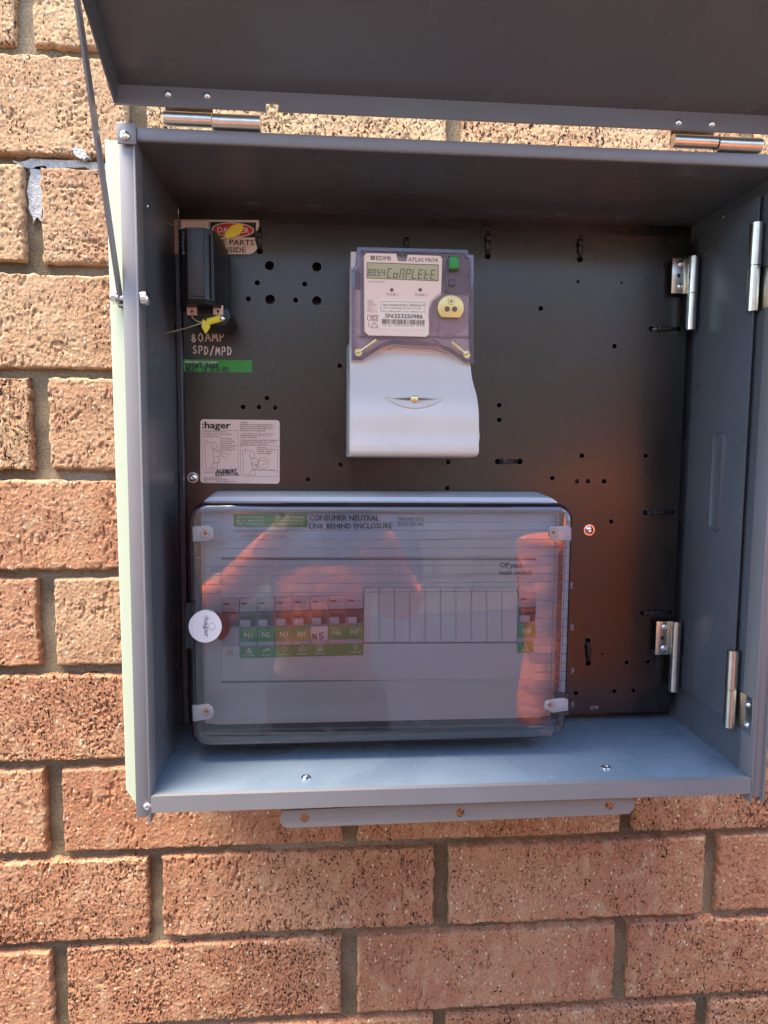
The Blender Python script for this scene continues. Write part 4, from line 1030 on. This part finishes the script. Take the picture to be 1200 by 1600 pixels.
strip('panel_step', [(318, 842), (320, 842), (321, 1130), (319, 1130)], yi - .0003, .0003, 'faint', inner, 0)
# ten blanking plates
for i in range(10):
    xa, xb = 568.5 + 24.0 * i, 568.5 + 24.0 * (i + 1) - .5
    strip('blanking_plate', [(xa, 918.5), (xb, 918.8), (xb, 1003.5 - .1 * i), (xa, 1004 - .1 * i)], YI - .0135 - (.0002 if i % 3 == 1 else 0), .006, 'blank', db, .0005)
b = MB(); b.prism(quadpts([(567, 1003.6), (808, 1002.6), (808, 1005), (567, 1006)], yi - .0014), yi - .0014, yi - .0012); b.build('shadow_gap', 'greyprint', inner, smooth=False)
# stickers on the front panel
yg = yi - .0018
lg = strip('contact_label', [(365, 803), (480, 803.5), (480, 823), (365, 822.5)], yg, .0004, 'legendgreen', db, 0)
b = MB()
for k, s in enumerate(('CIRCUITS PROTECTED', 'BY RCD', 'PRESS TEST BUTTON')): text_px(b, s, (370, 809.5 + 5.2 * k), (412, 809.6 + 5.2 * k), 2.6, yg - .0002)
b.build('lettering', 'white', lg, smooth=False); b = MB()
for k, s in enumerate(('EVERY THREE', 'MONTHS', 'SAFETY SWITCH')): text_px(b, s, (434, 809.5 + 5.2 * k), (474, 809.6 + 5.2 * k), 2.6, yg - .0002)
b.build('lettering', 'white', lg, smooth=False)
b = MB(); text_px(b, 'CONSUMER NEUTRAL', (483.5, 813), (592, 813.5), 8.2, yg, bold=.015); text_px(b, 'LINK BEHIND ENCLOSURE', (483.5, 826), (612, 825.5), 8.2, yg, bold=.015); b.build('large_lettering', 'ink', inner, smooth=False)
b = MB(); text_px(b, 'MEN BEHIND', (622, 813.5), (663, 813.5), 5.2, yg, bold=.004); text_px(b, 'ENCLOSURE', (622, 821.5), (662, 821.5), 5.2, yg, bold=.004); b.build('small_lettering', 'ink', inner, smooth=False); b = MB()
text_px(b, 'Off peak', (781, 886.5), (817, 887), 7.6, yg, bold=.02); text_px(b, 'main switch', (780, 898), (831, 898.5), 7.6, yg, bold=.02); b.build('small_lettering', 'ink', inner, smooth=False)
b = MB(); text_px(b, 'IN FAULT PROMPTS CONTACT', (370, 832), (452, 832.5), 4.6, yg); text_px(b, 'A LICENSED ELECTRICIAN', (376, 839.5), (447, 840), 4.6, yg); b.build('red_lettering', 'redink', inner, smooth=False)
b = MB(); hr = random.Random(3); P_ = [at(810 + hr.uniform(-1.2, 1.2), 900 + 4 * i, yg - .0007) for i in range(8)] + [at(808.5 - .02 * i, 928 + 9 * i, yg - .0007) for i in range(9)]
b.ribbon([P_[:9]], .0007, yg - .0006); b.build('pen_line', 'ink', inner, smooth=False)
leg = strip('legend_strip', [(374.5, 1011), (567.5, 1005), (567.5, 1023.5), (374.5, 1028.5)], yg - .0012, .0006, 'legendgreen', db, 0)
b = MB(); yk = yg - .0014
IC = {'stove': [[(-5, 5), (0, -5), (5, 5), (-5, 5)], [(-2, 3), (0, -1), (2, 3), (-2, 3)]], 'aircon': [[(-6, 0), (5, -4), (6, 1), (-6, 4), (-6, 0)], [(-5, 2), (5, -1)]], 'ring': [[(5 * math.cos(R(a)), 5 * math.sin(R(a))) for a in range(0, 361, 30)], [(-2, 0), (-1, 1)], [(1, 0), (2, 1)]],
      'washer': [[(-4, -5), (4, -5), (4, 5), (-4, 5), (-4, -5)], [(2.4 * math.cos(R(a)), 1 + 2.4 * math.sin(R(a))) for a in range(0, 361, 45)]], 'lamp': [[(-4, -5), (0, 4), (4, -5)], [(0, 4), (0, 6)], [(-4, -5), (-2, -7), (2, -7), (4, -5)]]}
for i, (k_, nm) in enumerate((('stove', 'HOT WATER'), ('aircon', 'AIR COND 1'), ('ring', 'POWER'), ('ring', 'POWER 2'), ('washer', 'DISHWASHER'), (None, ''), ('lamp', 'LIGHTS'))):
    cx_, cy_ = 389 + 27.7 * i, 1016 - .85 * i
    if k_: b = MB(); b.ribbon([[at(cx_ + u * .85, cy_ + v * .85, yk) for u, v in ln_] for ln_ in IC[k_]], .0004, yk); text_px(b, nm, (cx_ - 8, cy_ + 9.6), (cx_ + 8, cy_ + 9.4), 2.4, yk); b.build('icon', 'white', leg, smooth=False)
b = MB(); b.ribbon([[at(354 + 1.2 * i, 1022 - abs((i % 4) - 2) * 3 + (3 if i % 4 == 1 else 0), yk) for i in range(9)]], .0004, yk); text_px(b, 'MAIN SWITCH', (352, 1026), (368, 1026), 2.2, yk); b.build('red_icon', 'redink', leg, smooth=False)
leg2 = strip('legend_label', [(809, 1004), (833, 1003), (833, 1019), (809, 1020)], yg - .0012, .0006, 'legendgreen', db, 0)
b = MB(); b.ribbon([[at(821 + u * .8, 1011 + v * .8, yk) for u, v in ln_] for ln_ in IC['stove'][:1]], .0004, yk); text_px(b, 'OFF PEAK', (814, 1018), (829, 1017.6), 2.2, yk); b.build('icon', 'white', leg2, smooth=False)

# ---- circuit breakers: a thing each
def breaker(px0, px1, top, s, label, mark=None, main=False, green=True):
    y = YBR
    def z_of(py): return at(500, py, y)[1]
    x0, _ = at(px0, 970, y); x1, _ = at(px1, 970, y); x0 += .0001; x1 -= .0001
    dz = 0.0004 * s
    zt, za, zb_, zc, zd = at(px0, top, y)[1], at(px0, top + 22, y)[1], at(px0, top + 45, y)[1], at(px0, top + 47, y)[1], at(px0, top + 77, y)[1]
    o = thing('circuit_breaker', label, 'circuit breaker', ((x0 + x1) / 2, YI, zd), 'circuit breakers behind the smoky cover')
    b = MB(); b.box(x0, x1, y + .0015, YI - .008 + .006, zd, zt, .0005); b.box(x0, x1, y, y + .0018, za, zt - .0006, .0006); b.box(x0, x1, y, y + .0018, zd + .0005, zc, .0006)
    b.build('housing', 'breaker', o)
    w_ = x1 - x0
    b = MB(); b.box(x0 + .0004, x1 - .0004, y + .0004, y + .0012, zb_, za, .0002); b.build('toggle_slot', 'toggle', o)
    b = MB()
    if main:
        b.box(x0 + .001, x1 - .0006, y - .0040, y + .001, zb_ + (za - zb_) * .35, za, .0012); b.build('toggle', 'toggle_red', o)
    else:
        b.box(x0 + w_ * .06, x0 + w_ * .62, y - .0038, y + .001, zb_ + (za - zb_) * .05, zb_ + (za - zb_) * .50, .0008); b.build('toggle', 'breaker', o)
        b = MB(); b.box(x0 + .0006, x1 - .0006, y - .0024, y + .001, zb_ + (za - zb_) * .55, za - .0002, .0006); b.build('toggle_hood', 'toggle', o)
    b = MB(); zm = zt - (zt - za) * .42; b.box(x0 + w_ * .10, x0 + w_ * .45, y - .0002, y + .0005, zm - .0009, zm + .0009); b.build('dark_window', 'slot', o)
    b = MB(); put_text(b, 'hager', x0 + w_ * .52, zm - .0008, y - .0002, .0016, w_ * .42); put_text(b, 'C16', x0 + w_ * .40, zm - .0058, y - .0002, .0018, w_ * .34); b.build('lettering', 'greyprint', o, smooth=False)
    if mark is None: return
    zl0, zl1 = zd + (zc - zd) * .26, zc - .0002
    lm = 'legendgreen' if green else 'blank'
    b = MB(); b.box(x0, x1, y - .0009, y + .0002, zl0, zl1, .0002); lt_ = b.build('label_tab', lm, o)
    b = MB()
    if green:
        put_text(b, mark, (x0 + x1) / 2, (zl0 + zl1) / 2 - .0022, y - .0012, .0048, w_ * .46, align='C'); b.build('lettering', 'white', lt_, smooth=False)
    else:
        hand(b, 'N5', (px0 + 3, top + 68), (px1 - 4, top + 67), 9, .0011, y - .0012, 4); b.build('handwriting', 'ink', lt_, smooth=False)
breaker(346.5, 374.2, 934.5, 0, 'circuit breaker with the bare red toggle beside the round lock disc', None, True)
for i in range(7):
    breaker(374.6 + 27.7 * i, 374.6 + 27.7 * (i + 1) - .6, 934 - .8 * i, 0, ('circuit breaker with handwritten white N5 label' if i == 4 else f'circuit breaker with green label marked N{i + 1}'), f'N{i + 1}', green=(i != 4))
breaker(809.5, 837, 927, 0, 'lone circuit breaker marked N8 at the far end of the blank plates', 'N8')

# ---- smoky cover
b = MB()
def ring(i_, y, r): return [(x, y, z) for x, z in rrect(cx0 + i_, cx1 - i_, cz0 + i_, cz1 - i_, r, 5)]
rings = [ring(.0070, YC, .0095), ring(.0030, YC + .0006, .0125), ring(.0008, YC + .0030, .0145), ring(0, YC + .0080, .0150), ring(-.0004, -.0740, .0152)]
n_ = len(rings[0]); vs = [p for s in rings for p in s]
b.cur = 0; o_ = len(b.v); b.add(vs, [tuple(range(n_))])
b.cur = 0
b.f += [(i, n_ + i, n_ + (i + 1) % n_, (i + 1) % n_) for i in range(n_)]; b.mi += [0] * n_
for k in range(1, len(rings) - 1):
    for i in range(n_):
        b.f.append((k * n_ + i, (k + 1) * n_ + i, (k + 1) * n_ + (i + 1) % n_, k * n_ + (i + 1) % n_)); b.mi.append(1)
cover = b.build('clear_cover', ['smoke', 'smoke_edge'], db, angle=50)
# moulded ribs: fine level ribs above, fewer below, upright ones near the hinge side
b = MB()
for py in (800, 815.5, 829, 843, 856.5, 870, 884, 897.5, 911, 925):
    za = at(600, py, YC)[1]; b.box(cx0 + .008, cx1 - .004, YC - .0004, YC + .0002, za - .00028, za + .00028)
b.build('cover_ribs', 'rib', cover, smooth=False)
b = MB()
for py in range(938, 1090, 14):
    za = at(850, py, YC)[1]; xa = at(836, py, YC)[0]; b.box(xa, cx1 - .003, YC - .0004, YC + .0002, za - .00025, za + .00025)
for px in (864, 880):
    xa = at(px, 960, YC)[0]; b.box(xa - .0003, xa + .0003, YC - .00045, YC + .0002, cz0 + .012, cz1 - .012)
xa = at(316, 960, YC)[0]; b.box(xa - .0002, xa + .0002, YC - .0004, YC + .0002, cz0 + .012, cz1 - .012)
za = at(600, 802, YC)[1]; b.box(cx0 + .010, cx1 - .012, YC - .0006, YC + .0002, za - .0006, za + .0006)
b.build('cover_ribs', 'rib', cover, smooth=False)
# corner clips with their cross screws
for (q, sx, sy, left) in (([(300, 823), (326, 821), (333, 827), (334, 838), (327, 845), (301, 847)], 321, 833, True), ([(300, 1103), (326, 1100), (333, 1106), (334, 1117), (327, 1124), (301, 1128)], 323, 1111, True),
                          ([(859, 822), (886, 822), (893, 824), (893, 845), (863, 844), (857, 836)], 864, 832, False), ([(852, 1095), (880, 1090), (888, 1093), (888, 1111), (863, 1114), (850, 1107)], 859, 1101, False)):
    yk = YC + .0020
    b = MB(); b.prism(quadpts(q, YC - .0010), YC - .0010, YC + .0012, .0006, 2); c_ = b.build('corner_clip', 'clip', cover)
    b = MB(); x, z = at(sx, sy, YC - .001); b.cyl((x, YC - .0009, z), (x, YC - .0022, z), .0038, .0034, n=18); b.build('clip_screw', 'dull', cover)
    b = MB(); b.ribbon([[(x - .002, z + .0004), (x + .002, z - .0004)], [(x - .0004, z - .002), (x + .0004, z + .002)]], .0008, YC - .0024); b.build('screw_cross', 'ink', cover, smooth=False)
for q in ([(864, 1086), (868, 1082.5), (889, 1085), (889, 1089), (876, 1090.5)], [(864, 1113.5), (876, 1112), (889, 1112), (889, 1117), (870, 1117)]):
    b = MB(); b.prism(quadpts(q, YC - .0008), YC - .0012, YC + .004, .0003); b.build('hinge_lug', 'ink', cover)
# lock: dark side latch and the round logo disc
b = MB(); b.prism(quadpts([(289, 943), (301.5, 943), (301.5, 1013), (289, 1013)], YC + .001), YC - .0006, YC + .020, .0006); b.build('side_latch', 'smoke_edge', cover)
b = MB(); b.ribbon([[at(px, py, YC - .0008) for px, py in ((291, 943), (301.5, 943), (301.5, 1012.5), (291, 1012.5))]], .0009, YC - .0008); b.build('latch_outline', 'ink', cover, smooth=False)
x, z = at(321, 978.5, YC - .002)
b = MB(); b.prism(circ(x, z, .0142, 40), YC - .0036, YC - .0002, .0006, 2); dsc = b.build('lock_disc', 'disc', cover)
b = MB(); xq, zq = at(319, 962, YC - .0038); put_text(b, ':hager', xq, zq, YC - .0038, .0042, .0192, .012, R(-90))
b.build('logo', 'greyprint', dsc, smooth=False)
b = MB(); xr, zr = at(331, 979, YC - .0038); b.ribbon([[(xr + .003 * math.cos(R(a)), zr + .003 * math.sin(R(a))) for a in range(0, 361, 24)]], .0003, YC - .0038); b.build('ring_mark', 'greyprint', dsc, smooth=False)
b = MB(); x, z = at(347, 980, YC - .001); b.prism([(x - .009 + .0155 * math.cos(R(a)), z + .0145 * math.sin(R(a))) for a in range(-55, 78, 12)] + [(x - .004, z + .010), (x - .005, z - .010)], YC - .0014, YC - .0002); b.build('lock_flag', clear_plastic('red_clear_flag', (.70, .22, .16), .08, 1.5, .08, (.5, .12, .06)), cover)

# ------------------------------------------------------------------ people behind the camera (seen as reflections)
def skin_mesh(name, chains, parent, mat, sub=2):
    """chains: list of [(point, radius), ...]; a chain may start at an existing point to branch"""
    V_, E_, rad, idx = [], [], [], {}
    for ch in chains:
        prev = None
        for p, r in ch:
            key = tuple(round(c, 5) for c in p)
            if key not in idx: idx[key] = len(V_); V_.append(p); rad.append(r)
            i = idx[key]
            if prev is not None: E_.append((prev, i))
            prev = i
    me = bpy.data.meshes.new(name); off = parent.location
    me.from_pydata([tuple(Vector(p) - off) for p in V_], E_, []); me.materials.append(M[mat])
    o = bpy.data.objects.new(name, me); COL.objects.link(o); o.parent = parent
    md = o.modifiers.new('skin', 'SKIN'); md.use_smooth_shade = True
    sv = me.skin_vertices[0].data
    for i, r in enumerate(rad): sv[i].radius = (r if isinstance(r, tuple) else (r, r)); sv[i].use_root = (i == 0)
    s = o.modifiers.new('sub', 'SUBSURF'); s.levels = sub; s.render_levels = sub
    return o


def person(base, label, s, elbows, hands_, face_up, dark_yoke=True, low=.93):
    bx, by = base
    o = thing('person', label, 'person', (bx, by, 0))
    P = lambda x, y, z: (bx + x * s, by + y * s, z * s)
    pel, wai, chs, nck = P(0, 0, .95), P(0, .01, 1.10), P(0, 0, 1.32), P(0, 0, 1.47)
    body = [[(pel, .13), (wai, .12), (chs, .14), (nck, .055), (P(0, .02, 1.54), .055), (P(0, .035, 1.61), .088), (P(0, .03, 1.70), .085)]]
    for sg in (-1, 1):
        body.append([(pel, .13), (P(sg * .10, 0, .86), .09), (P(sg * .11, .01, .49), .058), (P(sg * .11, -.01, .10), .042), (P(sg * .11, .02, .04), .045), (P(sg * .12, .15, .03), .035)])
    shirt = [[(P(0, 0, low), .150), (wai, .150), (P(0, 0, 1.24), .158), (P(0, 0, 1.34), .152), (P(0, 0, 1.39), .13)]]
    yoke = [[(P(0, 0, 1.32), .168), (P(0, 0, 1.39), .150), (P(0, 0, 1.47), .085)]]
    sleeves = []
    for k, sg in enumerate((-1, 1)):
        sh = P(sg * .19, 0, 1.40); el = elbows[k]; ha = hands_[k]
        d = (Vector(ha) - Vector(el)).normalized(); wr_ = Vector(ha) - d * .0
        body.append([(chs, .14), (sh, .062), (el, .042), (tuple(wr_), .028)])
        palm = wr_ + d * .06; body.append([(tuple(wr_), .028), (tuple(palm), .030)])
        side = d.cross(Vector((0, 1, 0)));
        side = side.normalized() if side.length > .1 else Vector((1, 0, 0))
        fw = Vector((0, .035, 0))
        for f_ in range(4):
            q0 = palm + side * (f_ - 1.5) * .019 + d * .02; q1 = q0 + d * (.030 - .003 * abs(f_ - 1.4)) + fw * .25; q2 = q1 + d * .018 + fw * .6
            body.append([(tuple(palm), .030), (tuple(q0), .010), (tuple(q1), .009), (tuple(q2), .0075)])
        th = wr_ + d * .03 + side * .032; body.append([(tuple(wr_), .028), (tuple(th), .012), (tuple(th + d * .030 + side * .012), .009)])
        yoke.append([(P(0, 0, 1.39), .150), (sh, .086), (tuple(Vector(sh).lerp(Vector(el), .72)), .064)])
        fl_ = (Vector(ha) - Vector(el)).length
        sleeves.append([(tuple(Vector(sh).lerp(Vector(el), .66 if dark_yoke else .05)), .070), (el, .054), (tuple(Vector(el) + d * fl_ * .5), .049), (tuple(Vector(el) + d * fl_ * 1.02), .042)])
    skin_mesh('body', body, o, 'skin'); skin_mesh('shirt', shirt, o, 'hivis'); skin_mesh('yoke', yoke, o, 'navy' if dark_yoke else 'hivis')
    for sl_ in sleeves: skin_mesh('sleeve', [sl_], o, 'hivis')
    trousers = [[(P(0, 0, low + .10), .150), (pel, .148)]]
    for sg in (-1, 1): trousers.append([(pel, .148), (P(sg * .10, 0, .86), .105), (P(sg * .11, .01, .49), .078), (P(sg * .11, -.01, .12), .070)])
    skin_mesh('trousers', trousers, o, 'navy')
    hd = Vector(P(0, .03, 1.66)); b = MB()
    for sg in (-1, 1): b.dome(tuple(hd + Vector((sg * .034, .078, .005))), (0, 1, 0), .012, .008)
    b.build('eyes', 'ink', o)
    b = MB(); b.dome(tuple(hd + Vector((0, -.012, .015))), (0, -.35, 1), .100, .105, 18, 6); b.build('hair', 'hair', o)
    b = MB(); b.dome(tuple(hd + Vector((0, .082, -.022))), (0, 1, -.2), .014, .022); b.build('nose', 'skin', o)
    b = MB(); b.box(hd.x - .024, hd.x + .024, hd.y + .076, hd.y + .086, hd.z - .062, hd.z - .052, .003); b.build('mouth', 'red', o)
    return o
PX, PY = -.12, -1.06
p_ = person((PX, PY), 'person in an orange work shirt holding up a phone, seen only as a reflection', .985, [(-.385, -.86, 1.19), (.075, -.86, 1.21)], [(-.205, -.765, 1.405), (-.015, -.765, 1.405)], True)
# second person, arm hanging, close by on the right
q_ = person((.585, -.86), 'person in an orange work shirt standing by, seen as a reflection at the right', .955, [(.425, -.82, 1.12), (.775, -.83, 1.10)], [(.385, -.76, .90), (.785, -.79, .88)], True, dark_yoke=False, low=1.0)
ph = MB(); ph.box(-.11016 - .012, -.11016 + .062, -.7145, -.7065, 1.47687 - .140, 1.47687 + .014, .003)
pho = thing('phone', 'black phone held up by the reflected person', 'phone', (-.085, -.71, 1.337)); ph.build('phone_body', 'phone', pho)
